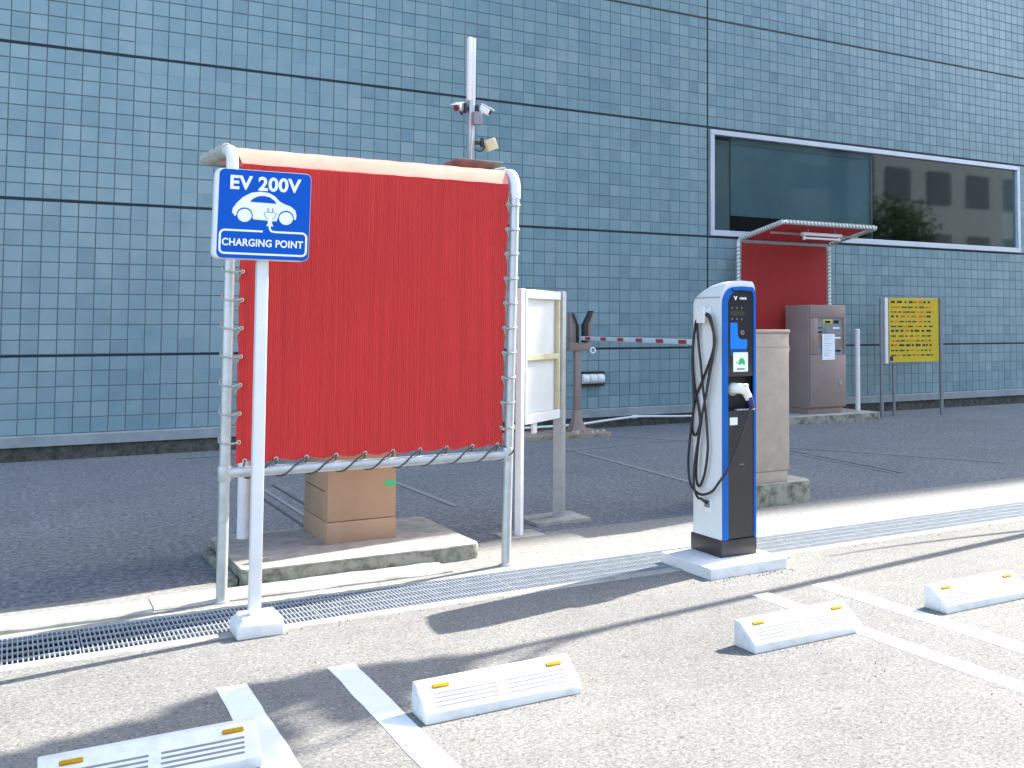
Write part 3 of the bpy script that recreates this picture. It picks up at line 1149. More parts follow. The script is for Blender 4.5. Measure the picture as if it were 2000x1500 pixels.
def small_cam(name, c, d, label, pal, m_body):
    tt = thing(name, c, label, "camera", "cameras on the mast")
    d = Vector(d).normalized()
    side = d.cross(Vector((0, 0, 1))).normalized()
    u_ = side.cross(d)
    mm = Matrix((d, side, u_)).transposed().to_4x4()
    mm.translation = Vector(c)
    obj("housing", MB().box(-.035, .03, -.025, .025, -.022, .022).xf(mm), m_body, tt, bevel=.005)
    obj("sun_hood", MB().box(-.036, .045, -.029, .029, .023, .029).xf(mm), pal, tt, bevel=.002)
    obj("lens", MB().cyl((.0305, 0, 0), (.034, 0, 0), .016).xf(mm), m_black, tt)
    obj("bracket", MB().cyl((-.01, 0, -.022), (-.03, 0, -.05), .007).xf(mm), m_black, tt)


small_cam("security_camera", (2.322, 6.29, 2.768), (-.7, -.6, -.35), "small security camera on the left arm of the mast", m_whitep, m_greymetal)
small_cam("security_camera", (2.500, 6.29, 2.768), (.75, -.5, -.45), "small white security camera on the right arm of the mast", m_whitep, m_whitep)
tt = thing("flood_light", (2.50, 6.28, 2.52), "cream square floodlight lowest on the mast", "floodlight")
mm = Matrix.Translation((2.528, 6.27, 2.548)) @ Matrix.Rotation(R(-22), 4, 'Y')
obj("lamp_body", MB().box(-.035, .035, -.03, .03, -.036, .036).xf(mm), m_cream, tt, bevel=.005)
obj("bracket", MB().box(2.43, 2.495, 6.285, 6.305, 2.545, 2.568).box(2.47, 2.485, 6.27, 6.30, 2.53, 2.59), m_black, tt, bevel=.003)
obj("cable", MB().tube(bez([(2.43, 6.28, 2.51), (2.46, 6.26, 2.50), (2.49, 6.27, 2.53)], 4), .005, 6), m_rubber, tt)

# ------------------------------------------------------------------ EV sign on its post
t = thing("charging_sign", (.975, 5.19, 0), "blue and white electric car charging point sign on a white square post", "sign")
sq = .025
post = MB().loft([[(.972 - sq, 5.19 - sq, .08), (.972 + sq, 5.19 - sq, .08), (.972 + sq, 5.19 + sq, .08), (.972 - sq, 5.19 + sq, .08)],
                  [(.984 - sq, 5.232 - sq, 1.98), (.984 + sq, 5.232 - sq, 1.98), (.984 + sq, 5.232 + sq, 1.98), (.984 - sq, 5.232 + sq, 1.98)]])
obj("post", post, m_whitep, t, bevel=.004)
obj("base_block", MB().loft([[(.885, 5.10, 0), (1.085, 5.10, 0), (1.085, 5.30, 0), (.885, 5.30, 0)], [(.885, 5.10, .055), (1.085, 5.10, .055), (1.085, 5.30, .055), (.885, 5.30, .055)],
                             [(.915, 5.115, .086), (1.070, 5.115, .086), (1.070, 5.285, .086), (.915, 5.285, .086)]]), m_white_conc, t, bevel=.007, segs=2)
sx = Vector((math.cos(R(-8)), math.sin(R(-8)), 0))
sz = Vector((0, 0, 1))
tilt = R(-1.0)
sxx = (sx * math.cos(tilt) + sz * math.sin(tilt))
szz = (sz * math.cos(tilt) - sx * math.sin(tilt))
SM = plane_xf(Vector((.974, 5.150, 1.912)), sxx, szz)
W2, H2 = .199, .206


def rrect(w_, h_, r, n=6):
    out = []
    for cx, cy, a0 in ((w_ - r, -h_ + r, -90), (w_ - r, h_ - r, 0), (-w_ + r, h_ - r, 90), (-w_ + r, -h_ + r, 180)):
        for k in range(n + 1):
            a = R(a0 + 90 * k / n)
            out.append((cx + r * math.cos(a), cy + r * math.sin(a)))
    return out


rr_ = rrect(W2, H2, .026)
sb = MB().loft([[(x - .010 if x > 0 else x - .022, y, -.085) for x, y in rr_], [(x - .006 if x > 0 else x - .016, y, -.02) for x, y in rr_], [(x, y, -.001) for x, y in rr_]]).xf(SM)
sbox = obj("sign_box", sb, m_whitep, t, bevel=.002)
obj("sign_face", flat(rrect(W2 - .002, H2 - .002, .025), -.0008, .0028).xf(SM), m_signblue, t, smooth=0)
tx = text_mb("EV 200V", .088, offset=.0029, spacing=1.05)
xs2 = [p[0] for p in tx.v]
k_ = .305 / (max(xs2) - min(xs2))
cxm = (max(xs2) + min(xs2)) / 2
tx.v = [((p[0] - cxm) * k_ + .002, p[1] * .98 + .141, p[2] + .0030) for p in tx.v]
obj("lettering", tx.xf(SM), m_signwhite, t, smooth=0)
tx = text_mb("CHARGING POINT", .05, offset=.0014, spacing=1.05)
xs2 = [p[0] for p in tx.v]
k_ = .348 / (max(xs2) - min(xs2))
cxm = (max(xs2) + min(xs2)) / 2
tx.v = [((p[0] - cxm) * k_ - .002, p[1] * .92 - .132, p[2] + .0030) for p in tx.v]
obj("lettering", tx.xf(SM), m_signwhite, t, smooth=0)
# border with gap and plug lead
q = .185
bp_ = [(-.005, -.076), (-q + .02, -.076)]
for k in range(1, 6):
    a = R(90 + 90 * k / 5)
    bp_.append((-q + .02 + .02 * math.cos(a), -.096 + .02 * math.sin(a)))
for k in range(0, 6):
    a = R(180 + 90 * k / 5)
    bp_.append((-q + .02 + .02 * math.cos(a), -.162 + .02 * math.sin(a)))
for k in range(0, 6):
    a = R(270 + 90 * k / 5)
    bp_.append((q - .02 + .02 * math.cos(a), -.162 + .02 * math.sin(a)))
for k in range(0, 6):
    a = R(0 + 90 * k / 5)
    bp_.append((q - .02 + .02 * math.cos(a), -.096 + .02 * math.sin(a)))
bp_ += [(.045, -.076), (.03, -.072), (.024, -.060), (.024, -.035)]
obj("border_line", stroke(bp_, .009, .0022, .0012).xf(SM), m_signwhite, t, smooth=0)
# car pictogram
car = [(-.125, -.012), (-.138, .005), (-.136, .024), (-.120, .050), (-.095, .078), (-.060, .100), (-.020, .108), (.015, .104), (.042, .090), (.062, .068),
       (.085, .056), (.112, .047), (.132, .030), (.138, .008), (.136, -.014)]
low = [(.128, -.014)]
for k in range(0, 9):
    a = R(-15 + 195 * k / 8)
    low.append((.093 + .035 * math.cos(a), -.008 + .035 * math.sin(a)))
low += [(.052, -.026), (-.048, -.022)]
for k in range(0, 9):
    a = R(-12 + 192 * k / 8)
    low.append((-.085 + .035 * math.cos(a), -.004 + .035 * math.sin(a)))
obj("car_pictogram", flat(car + low, .0020, .0012).xf(SM), m_signwhite, t, smooth=0)
obj("car_window_print", flat([(-.064, .058), (-.054, .072), (-.030, .086), (-.005, .089), (.020, .084), (.040, .070), (.050, .056)], .0033, .0008).xf(SM), m_signblue, t, smooth=0)
for cx, cy in ((.093, -.010), (-.085, -.006)):
    obj("wheel_print", flat([(cx + .030 * math.cos(2 * math.pi * k / 28), cy + .030 * math.sin(2 * math.pi * k / 28)) for k in range(28)], .0020, .0012).xf(SM), m_signwhite, t, smooth=0)
plug = [(.024 - .026, .012), (.024 - .026, -.002), (.024 - .018, -.018), (.024 - .010, -.026), (.024 - .009, -.038), (.024 - .016, -.050), (.024 + .016, -.050), (.024 + .009, -.038), (.024 + .010, -.026), (.024 + .018, -.018), (.024 + .026, -.002), (.024 + .026, .012)]
obj("plug_print", flat(plug, .0036, .0007).xf(SM), m_signwhite, t, smooth=0)
obj("plug_outline", stroke([(-.003, .014), (.003, -.006), (.014, -.018)], .004, .0045, .0006).add(*(lambda s_: (s_.v, s_.f))(stroke([(.051, .014), (.045, -.006), (.034, -.018)], .004, .0045, .0006)))
    .add(*(lambda s_: (s_.v, s_.f))(stroke([(.004, .014), (.044, .014)], .004, .0045, .0006)))
    .add(*(lambda s_: (s_.v, s_.f))(stroke([(.014, .016), (.014, .034)], .006, .0045, .0006)))
    .add(*(lambda s_: (s_.v, s_.f))(stroke([(.034, .016), (.034, .034)], .006, .0045, .0006))).xf(SM), m_signgrey, t, smooth=0)

# ------------------------------------------------------------------ charging station
t = thing("charging_station", (3.6, 5.24, 0), "white and blue electric car charging station with coiled black cable on its side", "charger")
X0, X1 = 3.490, 3.735
YF_, YB = 5.10, 5.41


def arch(x0, x1, zt, zl, zr, rl, rr2, z0, n=7):
    """outline from bottom left up over the domed top to bottom right"""
    out = [(x0, z0), (x0, zl)]
    for k in range(1, n + 1):
        a = math.pi / 2 * k / n
        out.append((x0 + rl * (1 - math.cos(a)), zl + (zt - zl) * math.sin(a) * .97))
    xa, xb = x0 + rl, x1 - rr2
    for k in range(1, 4):
        u = k / 4
        out.append((xa + (xb - xa) * u, zt - (zt - zl) * .03 + math.sin(u * math.pi) * .006 - .002 * u))
    for k in range(0, n + 1):
        a = math.pi / 2 * (1 - k / n)
        out.append((x1 - rr2 * (1 - math.cos(a)), zr + (zt - zr) * .97 * math.sin(a)))
    out.append((x1, z0))
    return out


outer = arch(X0, X1, 1.668, 1.545, 1.60, .085, .028, .162)
ZB = .162


def shell_ring(y, dz, ins):
    rg = []
    for x, z in outer:
        f = max(0, (z - 1.5) / .168)
        xx = x + (ins if x < 3.6 else -ins)
        rg.append((xx, y, (z + dz * f) if z > .2 else z))
    return rg


sh = MB().loft([shell_ring(5.165, 0, 0.0), shell_ring(5.28, -.018, 0), shell_ring(5.37, -.050, 0), shell_ring(5.398, -.066, .005), shell_ring(YB, -.09, .018)], False, True)
obj("shell", sh, m_shell, t, smooth=45)
hood = MB()
inn = [(X0 + .003 if x < 3.6 else X1 - .003, z) for x, z in outer]
inner = []
for x, z in outer:
    cx = 3.6125
    inner.append((cx + (x - cx) * .975, z - max(0, (z - 1.40) / .268) * .034))
hood.ring_y(outer, inner, 5.088, 5.1648)
obj("shell_front", hood, m_shell, t, smooth=45)
bo_ = [(x, z) for x, z in inner]
bi = []
for x, z in inner:
    xx = x + .034 if x < 3.55 else (x - .012 if x > 3.70 else x)
    zq = z - max(0, (z - 1.40) / .234) * .022
    xx = max(X0 + .041, min(X1 - .018, xx))
    bi.append((xx, zq))
obj("blue_trim", MB().ring_y(bo_, bi, 5.078, 5.11), m_bluep, t, smooth=45)
# upper panel
up_poly = [(x, max(z, 1.105)) for x, z in bi]
obj("control_panel", MB().prism_y(up_poly, 5.086, 5.105), m_blackgloss, t, smooth=30)
lo_poly = [(X0 + .041, .162), (X1 - .018, .162), (X1 - .018, .905), (X0 + .041, .905)]
door = obj("front_door", MB().prism_y(lo_poly, 5.083, 5.105), m_char, t, bevel=.003, segs=1)
obj("door_handle", MB().box(3.612, 3.645, 5.079, 5.083, .588, .593), m_greymetal, door)
rb = MB()
xa, xb, za, zb, yd = X0 + .041, X1 - .018, .905, 1.105, 5.155
rb.add([(xa, 5.09, za), (xb, 5.09, za), (xb, 5.09, zb), (xa, 5.09, zb), (xa, yd, za + .01), (xb, yd, za + .01), (xb, yd, zb), (xa, yd, zb)],
       [(4, 5, 6, 7), (0, 1, 5, 4), (1, 2, 6, 5), (2, 3, 7, 6), (3, 0, 4, 7)])
obj("connector_recess", rb, m_black, t, smooth=0)
obj("recess_shelf", MB().prism_z([(3.59, 5.07), (X1 - .02, 5.062), (X1 - .02, 5.10), (3.59, 5.10)], .906, .914), m_steel, t, bevel=.001)
obj("plinth", MB().box(X0 - .004, X1 + .003, 5.083, YB + .002, .062, .160), m_char, t, bevel=.003)
obj("shell_seam", MB().box(X0 - .0008, X0 + .001, 5.10, 5.39, 1.568, 1.572), m_greymetal, t, smooth=0)
PZ = 5.0855
PM = plane_xf((0, PZ, 0), (1, 0, 0), (0, 0, 1))


def pp(name, poly, m, dz=0.0, par=t):
    return obj(name, flat(poly, dz, .0006).xf(PM), m, par, smooth=0)


def rect(x0, x1, z0, z1):
    return [(x0, z0), (x1, z0), (x1, z1), (x0, z1)]


lt = text_mb("V", .030, offset=.0016, extrude=.0003)
lt.v = [(p[0] * 1.15 + 3.590, p[1] + 1.564, p[2] + .001) for p in lt.v]
obj("logo_print", lt.xf(PM), m_signwhite, t, smooth=0)
lt = text_mb("oaca", .026, offset=.0008, extrude=.0003)
lt.v = [(p[0] * 1.05 + 3.644, p[1] + 1.566, p[2] + .001) for p in lt.v]
obj("logo_print", lt.xf(PM), m_signwhite, t, smooth=0)
pp("display_window", rect(3.552, 3.655, 1.462, 1.492), m_display)
for k in range(3):
    for z in (1.508, 1.442):
        x = 3.566 + k * .034
        pp("icon_print", [(x + .0055 * math.cos(a_), z + .007 * math.sin(a_)) for a_ in [2 * math.pi * q / 8 for q in range(8)]], m_icon)
lp = [(3.552, 1.42), (3.603, 1.42)]
for k in range(0, 7):
    a = R(180 + 90 * k / 6)
    lp.append((3.640 + .034 * math.cos(a), 1.352 + .030 * math.sin(a)))
lp += [(3.672, 1.322), (3.674, 1.29), (3.668, 1.265), (3.552, 1.265)]
pp("label_print", lp, m_bright)
pp("label_print", rect(3.552, 3.670, 1.228, 1.264), m_deep)
obj("key_lock", MB().cyl((3.636, 5.0855, 1.362), (3.636, 5.079, 1.362), .0135, n=18), m_greymetal, t)
obj("key_lock_core", MB().cyl((3.636, 5.0788, 1.362), (3.636, 5.077, 1.362), .008, n=14), m_redlock, t)
st = obj("sticker", flat(rect(3.572, 3.678, 1.132, 1.246), .0004, .0010).xf(PM), m_sticker, t, smooth=0)
gx, gz_ = 3.630, 1.186
carp = [(gx - .022, gz_ - .008), (gx - .018, gz_ + .012), (gx - .006, gz_ + .026), (gx + .012, gz_ + .026), (gx + .024, gz_ + .010), (gx + .026, gz_ - .014), (gx + .012, gz_ - .014), (gx + .004, gz_ - .004), (gx - .008, gz_ - .014)]
pp("green_car_print", carp, m_green, .0016)
obj("green_arc_print", stroke([(gx - .038, gz_ + .006), (gx - .030, gz_ - .004), (gx - .018, gz_ - .008)], .004, .0016, .0006).xf(PM), m_green, t, smooth=0)
tt_ = text_mb("EV·PHV", .014, offset=.0006, extrude=.0003)
tt_.v = [(p[0] * 1.2 + 3.627, p[1] + 1.146, p[2] + .002) for p in tt_.v]
obj("caption_print", tt_.xf(PM), m_black, t, smooth=0)
obj("small_label", flat(rect(3.545, 3.600, .822, .866), .0030, .0010).xf(PM), m_sticker, t, smooth=0)
# hook and socket on the left side
hk = MB().loft([[(X0, 5.185, 1.425), (X0, 5.262, 1.425), (X0, 5.262, 1.50), (X0, 5.185, 1.52)], [(3.440, 5.19, 1.43), (3.440, 5.255, 1.43), (3.440, 5.255, 1.485), (3.440, 5.19, 1.495)]])
obj("cable_hook", hk, m_shell, t, bevel=.006)
obj("hook_lip", MB().box(3.428, 3.4395, 5.178, 5.264, 1.418, 1.515), m_shell, t, bevel=.005)
obj("cable_outlet", MB().box(X0 - .010, X0 - .0005, 5.185, 5.262, .305, .385), m_shell, t, bevel=.004)
obj("outlet_hole", MB().box(X0 - .0125, X0 - .0105, 5.195, 5.252, .335, .378), m_greymetal, t, smooth=0)
S1 = [(3.460, 5.24, 1.480), (3.462, 5.285, 1.462), (3.474, 5.36, 1.329), (3.476, 5.371, 1.19), (3.476, 5.354, 1.052), (3.476, 5.315, .931), (3.476, 5.293, .841), (3.476, 5.315, .773), (3.476, 5.349, .745), (3.476, 5.377, .774), (3.476, 5.371, .866), (3.476, 5.337, .976), (3.478, 5.287, 1.055), (3.478, 5.226, 1.142), (3.478, 5.166, 1.24), (3.478, 5.144, 1.331), (3.462, 5.172, 1.451), (3.448, 5.2, 1.475)]
S2 = [(3.448, 5.25, 1.465), (3.455, 5.29, 1.437), (3.465, 5.299, 1.33), (3.465, 5.272, 1.193), (3.465, 5.25, 1.057), (3.465, 5.222, .922), (3.465, 5.201, .789), (3.465, 5.195, .669), (3.465, 5.228, .531), (3.465, 5.283, .452), (3.465, 5.317, .491), (3.465, 5.311, .628), (3.465, 5.278, .782), (3.465, 5.244, .906), (3.465, 5.211, .998), (3.465, 5.179, 1.12), (3.465, 5.146, 1.226), (3.465, 5.124, 1.331), (3.455, 5.162, 1.445), (3.447, 5.19, 1.47)]
S3 = [(3.446, 5.25, 1.47), (3.452, 5.292, 1.437), (3.452, 5.312, 1.391), (3.452, 5.341, 1.206), (3.452, 5.329, 1.023), (3.452, 5.329, .901), (3.452, 5.363, .745), (3.452, 5.386, .59), (3.452, 5.369, .47), (3.452, 5.318, .425), (3.452, 5.241, .408), (3.452, 5.133, .44), (3.458, 5.066, .502), (3.485, 5.045, .548), (3.513, 5.045, .587), (3.553, 5.045, .664), (3.59, 5.045, .736), (3.627, 5.045, .823), (3.657, 5.045, .895), (3.676, 5.048, .925)]
S4 = [(3.482, 5.225, .358), (3.455, 5.215, .372), (3.444, 5.235, .386), (3.442, 5.268, .39), (3.442, 5.308, .448), (3.442, 5.303, .569), (3.442, 5.264, .724), (3.442, 5.22, .878), (3.442, 5.176, 1.001), (3.442, 5.132, 1.137), (3.442, 5.1, 1.242), (3.442, 5.098, 1.361), (3.444, 5.137, 1.457), (3.446, 5.19, 1.475)]
for S in (S1, S2, S3, S4):
    obj("charging_cable", MB().tube(bez(S, 6), .0078, 10), m_rubber, t, smooth=60)
# connector gun
cg = obj("connector", MB().tube(bez([(3.580, 5.13, 1.030), (3.582, 5.075, 1.036), (3.600, 5.052, 1.035), (3.628, 5.046, 1.020), (3.655, 5.044, .978), (3.672, 5.045, .945)], 4),
                                [.032] * 5 + [.031] * 4 + [.029] * 4 + [.0235] * 4 + [.019] * 4, 14), m_ivory, t, bevel=0, smooth=60)
obj("connector_grip", MB().tube([(3.652, 5.040, .985), (3.668, 5.042, .952), (3.680, 5.046, .918)], [.0215, .0200, .014], 12), m_navy, cg)
obj("connector_latch", MB().box(3.605, 3.640, 5.022, 5.05, 1.040, 1.064), m_ivory, cg, bevel=.006)
obj("connector_collar", MB().cyl((3.580, 5.150, 1.030), (3.580, 5.095, 1.030), .040, n=20), m_greymetal, cg, bevel=.003)
# slab of the station
s2 = thing("charger_slab", (3.55, 5.16, 0), "white square concrete pad under the charging station", "slab")
obj("pad", slab_mb(3.285, 3.815, 4.895, 5.43, 0, .061, r=.008, n=2, wob=.0035, seed=9, chx=.006), m_white_conc, s2, smooth=30)

# ------------------------------------------------------------------ white board on two posts, seen from behind
t = thing("notice_board", (3.11, 6.81, 0), "white notice board seen from behind between two metal posts, right of the red cloth", "notice board", "two-post boards of the car park")
P1, P2 = Vector((2.885, 6.60, 0)), Vector((3.375, 7.02, 0))
dx = (P2 - P1).normalized()
NM = plane_xf(P1, dx, (0, 0, 1))     # local x along board, y up, z toward camera side
LW = (P2 - P1).length


def nb_(name, x0, x1, y0, y1, z0, z1, m, bev=.003):
    return obj(name, MB().box(x0, x1, y0, y1, z0, z1).xf(NM), m, t, bevel=bev, segs=1)


nb_("post", -.022, .030, 0, 1.655, -.020, .022, m_whitep)
nb_("post", LW - .030, LW + .030, 0, 1.655, -.030, .045, m_galv)
nb_("back_sheet", .034, LW - .034, .80, 1.60, -.012, -.004, m_aged)
nb_("top_rail", .032, LW - .032, 1.59, 1.650, -.015, .030, m_whitep)
nb_("bottom_rail", .032, LW - .032, .735, .80, -.015, .030, m_whitep)
nb_("side_rail", .033, .058, .802, 1.588, -.003, .028, m_whitep)
nb_("side_rail", LW - .066, LW - .033, .802, 1.588, -.003, .028, m_cream)
nb_("middle_rail", .060, LW - .068, 1.165, 1.205, -.003, .028, m_cream)
nb_("hanger", .20, .26, .66, .734, -.01, .01, m_whitep)
# footing
obj("footing", slab_mb(3.13, 3.56, 6.84, 7.20, 0, .022, r=.01, n=2, wob=.004, seed=5, chx=.004), m_conc, t)
obj("footing", slab_mb(2.76, 3.04, 6.50, 6.74, 0, .012, r=.01, n=2, wob=.004, seed=6, chx=.004), m_conc, t)

# yellow notice board at the far right
t = thing("yellow_notice_board", (11.9, 12.5, 0), "yellow printed parking notice board on grey posts at the far right", "notice board", "two-post boards of the car park")
NB = Vector((11.33, 12.15, 0))
YM = plane_xf(NB, (math.cos(R(-8)), math.sin(R(-8)), 0), (0, 0, 1))


def yb(name, x0, x1, y0, y1, z0, z1, m, bev=.003):
    return obj(name, MB().box(x0, x1, y0, y1, z0, z1).xf(YM), m, t, bevel=bev, segs=1)


yb("post", -.02, .03, 0, 1.845, -.02, .02, m_greymetal)
yb("post", .26, .30, 0, .80, -.09, -.05, m_greymetal)
yb("post", 1.12, 1.17, 0, 1.845, -.02, .02, m_greymetal)
yb("side_frame", .06, .115, .82, 1.84, -.02, .03, m_whitep)
yb("face", .15, 1.10, .84, 1.84, -.015, .005, m_ysign)
r = random.Random(5)
for k in range(12):
    y = 1.76 - k * .075
    x = .185
    while x < .95:
        wd = r.uniform(.03, .10)
        yb("printed_line", x, x + wd, y, y + (.034 if k % 3 == 0 else .022), .0052, .0062, m_orange if r.random() < .35 else m_black, 0)
        x += wd + r.uniform(.012, .05)
yb("logo_print", .16, .22, .86, .93, .0052, .0062, m_navy, 0)

# ------------------------------------------------------------------ barrier gate
t = thing("barrier_cabinet", (5.0, 6.9, 0), "stone coloured barrier cabinet with the arm hub on its right, behind the charging station", "barrier")
obj("cabinet", MB().box(4.78, 5.175, 6.60, 6.98, .275, 1.345), m_beige, t, bevel=.006)
obj("lid", MB().box(4.772, 5.183, 6.592, 6.988, 1.3465, 1.372), m_beige, t, bevel=.006)
obj("cabinet_base", MB().box(4.79, 5.165, 6.61, 6.97, .185, .2735), m_beige, t, bevel=.003)
obj("lid_seam", MB().box(4.779, 5.176, 6.598, 6.60, 1.235, 1.238), m_taupe, t, smooth=0)
hub = MB().cyl((5.176, 6.78, 1.235), (5.25, 6.78, 1.235), .022).cyl((5.25, 6.78, 1.215), (5.275, 6.78, 1.215), .062, n=24)
obj("arm_hub", hub, m_beige, t, bevel=.003)
a0, a1 = Vector((5.262, 6.80, 1.245)), Vector((6.195, 12.28, 1.245))
dv = (a1 - a0)
Ln = dv.length
dn = dv.normalized()
AM = plane_xf(a0, dn, (0, 0, 1))
arm = obj("arm", MB().box(0, Ln, -.026, .026, -.014, .014).xf(AM), m_whitep, t, bevel=.006)
nstr = 9
for k in range(nstr):
    xa_ = Ln * (k + .18) / nstr
    xb_ = Ln * (k + .52) / nstr
    for z in (.0141, -.0153):
        obj("red_band", MB().box(xa_, xb_, -.020, .020, z, z + .0012).xf(AM), m_red, arm, smooth=0)
s3 = thing("cabinet_slab", (5.1, 6.9, 0), "mossy concrete block under the stone coloured barrier cabinet", "slab")
slab(s3, 4.70, 5.40, 6.60, 7.12, .185, r=.05, seed=12, wob=.006, chx=.014)

t = thing("barrier_rest", (6.18, 12.3, 0), "brown steel fork post that catches the barrier arm, by the tiled wall", "post")
obj("post", MB().box(6.135, 6.215, 12.26, 12.34, .06, 1.10), m_taupe, t, bevel=.004)
obj("base", MB().loft([[(6.07, 12.20, .05), (6.28, 12.20, .05), (6.28, 12.40, .05), (6.07, 12.40, .05)], [(6.12, 12.25, .20), (6.23, 12.25, .20), (6.23, 12.35, .20), (6.12, 12.35, .20)], [(6.134, 12.258, .32), (6.216, 12.258, .32), (6.216, 12.342, .32), (6.134, 12.342, .32)]]), m_taupe, t, bevel=.004)
obj("fork_base", MB().box(6.05, 6.35, 12.25, 12.35, 1.08, 1.19), m_taupe, t, bevel=.005)
obj("fork_plate", MB().prism_y([(6.05, 1.19), (6.14, 1.19), (6.14, 1.42), (6.09, 1.56), (6.05, 1.56)], 12.26, 12.34), m_taupe, t, bevel=.003)
obj("fork_plate", MB().prism_y([(6.30, 1.19), (6.35, 1.19), (6.40, 1.55), (6.36, 1.56), (6.30, 1.42)], 12.27, 12.34), m_taupe, t, bevel=.003)
obj("fork_pad", MB().prism_y([(6.145, 1.19), (6.17, 1.19), (6.17, 1.40), (6.10, 1.565), (6.075, 1.56), (6.145, 1.40)], 12.235, 12.33), m_black, t, bevel=.003)
obj("fork_pad", MB().prism_y([(6.245, 1.19), (6.298, 1.19), (6.30, 1.42), (6.385, 1.60), (6.345, 1.60), (6.245, 1.42)], 12.235, 12.33), m_black, t, bevel=.003)
obj("end_ring", torus((6.37, 12.24, 1.085), .034, .012, (0, 1, 0)), m_ivory, t)
s4 = thing("barrier_kerb", (5.0, 12.2, 0), "rust stained low kerb at the foot of the barrier fork post", "kerb")
obj("kerb_block", slab_mb(3.6, 6.50, 11.92, 12.62, 0, .052, r=.05, wob=.008, seed=3), m_rust, s4, smooth=30)
r = random.Random(3)
for k in range(7):
    cx, cy = 5.9 + r.uniform(0, .55), 12.0 + r.uniform(0, .2)
    mb = MB().tube([(cx, cy, .045), (cx, cy, .062), (cx, cy, .075)], [.03, .028, .012], 7)
    obj("stone", mb, m_conc, s4, bevel=.003)

# ------------------------------------------------------------------ ticket machine, island, far shelter
s5 = thing("kerb_island", (10.2, 12.2, 0), "low concrete island under the ticket machine", "kerb island")
slab(s5, 9.15, 11.02, 11.83, 12.88, .115, r=.05, seed=20, wob=.008, chx=.010)
t = thing("ticket_machine", (10.1, 12.3, .115), "taupe parking ticket machine with a paper notice taped on its front", "ticket machine")
KX0, KX1, KY = 9.78, 10.485, 12.02
obj("body", MB().box(KX0, KX1, KY, 12.56, .205, 1.712), m_taupe, t, bevel=.006)
obj("base", MB().box(KX0 + .03, KX1 - .03, KY + .035, 12.53, .115, .2045), m_taupe, t, bevel=.003)
obj("door", MB().box(KX0 + .02, KX1 - .008, KY - .022, KY - .001, .222, .98), m_taupe, t, bevel=.004)
obj("hood", MB().box(KX0 + .02, KX1 - .008, KY - .022, KY - .001, 1.52, 1.70).box(KX0 + .02, KX0 + .16, KY - .022, KY - .001, .984, 1.518).box(KX1 - .045, KX1 - .008, KY - .022, KY - .001, .984, 1.518), m_taupe, t, bevel=.004)
obj("face_plate", MB().box(KX0 + .165, KX1 - .05, KY - .008, KY - .0005, 1.265, 1.515), m_steelplate, t)
obj("face_plate", MB().box(KX0 + .165, KX1 - .05, KY - .006, KY - .0005, .985, 1.262), m_taupe, t)
obj("card_tray", MB().box(KX0 + .165, KX1 - .05, KY - .012, KY - .0062, .985, 1.075), m_steelplate, t)
obj("card_slot", MB().box(KX1 - .20, KX1 - .10, KY - .015, KY - .0122, 1.02, 1.05), m_screen, t)
obj("display_bezel", MB().box(KX0 + .27, KX0 + .45, KY - .013, KY - .0082, 1.43, 1.50), m_lcdyellow, t, bevel=.003)
obj("display", MB().box(KX0 + .31, KX0 + .41, KY - .015, KY - .0132, 1.447, 1.480), m_screen, t)
obj("display", MB().box(KX0 + .48, KX0 + .57, KY - .013, KY - .0082, 1.44, 1.485), m_screen, t)
obj("label_strip", MB().box(KX0 + .46, KX0 + .59, KY - .011, KY - .0082, 1.36, 1.385), m_paper, t)
obj("label_strip", MB().box(KX0 + .46, KX0 + .61, KY - .010, KY - .0062, 1.215, 1.240), m_paper, t)
obj("coin_slot", MB().box(KX0 + .18, KX0 + .26, KY - .011, KY - .0082, 1.30, 1.325), m_screen, t)
obj("coin_slot", MB().box(KX0 + .18, KX0 + .26, KY - .011, KY - .0082, 1.365, 1.385), m_navy, t)
obj("round_button", MB().cyl((KX0 + .35, KY - .0082, 1.34), (KX0 + .35, KY - .016, 1.34), .045, n=18), m_greymetal, t)
pn = thing("paper_notice", (10.13, 12.0, 1.1), "white sheet of paper taped to the front of the ticket machine", "notice")
obj("sheet", MB().box(KX0 + .245, KX0 + .485, KY - .0235, KY - .0225, .905, 1.285), m_paper, pn, smooth=0)
for k in range(9):
    z = 1.25 - k * .036
    obj("printed_line", MB().box(KX0 + .275, KX0 + .275 + .16 - (k % 3) * .03, KY - .0245, KY - .0236, z, z + .010), m_printgrey, pn, smooth=0)
obj("lock", MB().cyl((KX1 - .12, KY - .0222, .565), (KX1 - .12, KY - .034, .565), .026, n=18), m_steel, t)

t = thing("fabric_shelter", (9.9, 12.65, 0), "smaller red cloth canopy with a strip light, over the ticket machine", "shelter", "red cloth shelters of the car park")
SX0, SX1, SYB, SYF = 9.02, 10.76, 12.70, 11.63
for x in (SX0, SX1):
    obj("side_pipe", MB().tube([(x, SYB, .05), (x, SYB, 2.60)] + [(x, SYB - .09 * (1 - math.cos(R(k * 16))), 2.61 + .09 * math.sin(R(k * 16))) for k in range(1, 6)] + [(x, SYF, 2.855)], .026, 14), m_whitep, t)
    rp = MB().tube(helix((x, SYB, 1.70), (x, SYB, 2.60), .031, 16, 10), .009, 6)
    rp.tube(helix((x, SYB - .09, 2.70), (x, SYF, 2.855), .031, 18, 10), .009, 6)
    obj("lacing_rope", rp, m_rope, t)
obj("front_pipe", MB().cyl((SX0, SYF, 2.855), (SX1, SYF, 2.855), .028), m_whitep, t)
obj("lacing_rope", MB().tube(helix((SX0 + .03, SYF, 2.855), (SX1 - .03, SYF, 2.855), .033, 26, 10), .010, 6), m_rope, t)
obj("cross_pipe", MB().cyl((SX0, 12.62, 2.665), (SX1, 12.62, 2.665), .018), m_galv, t)
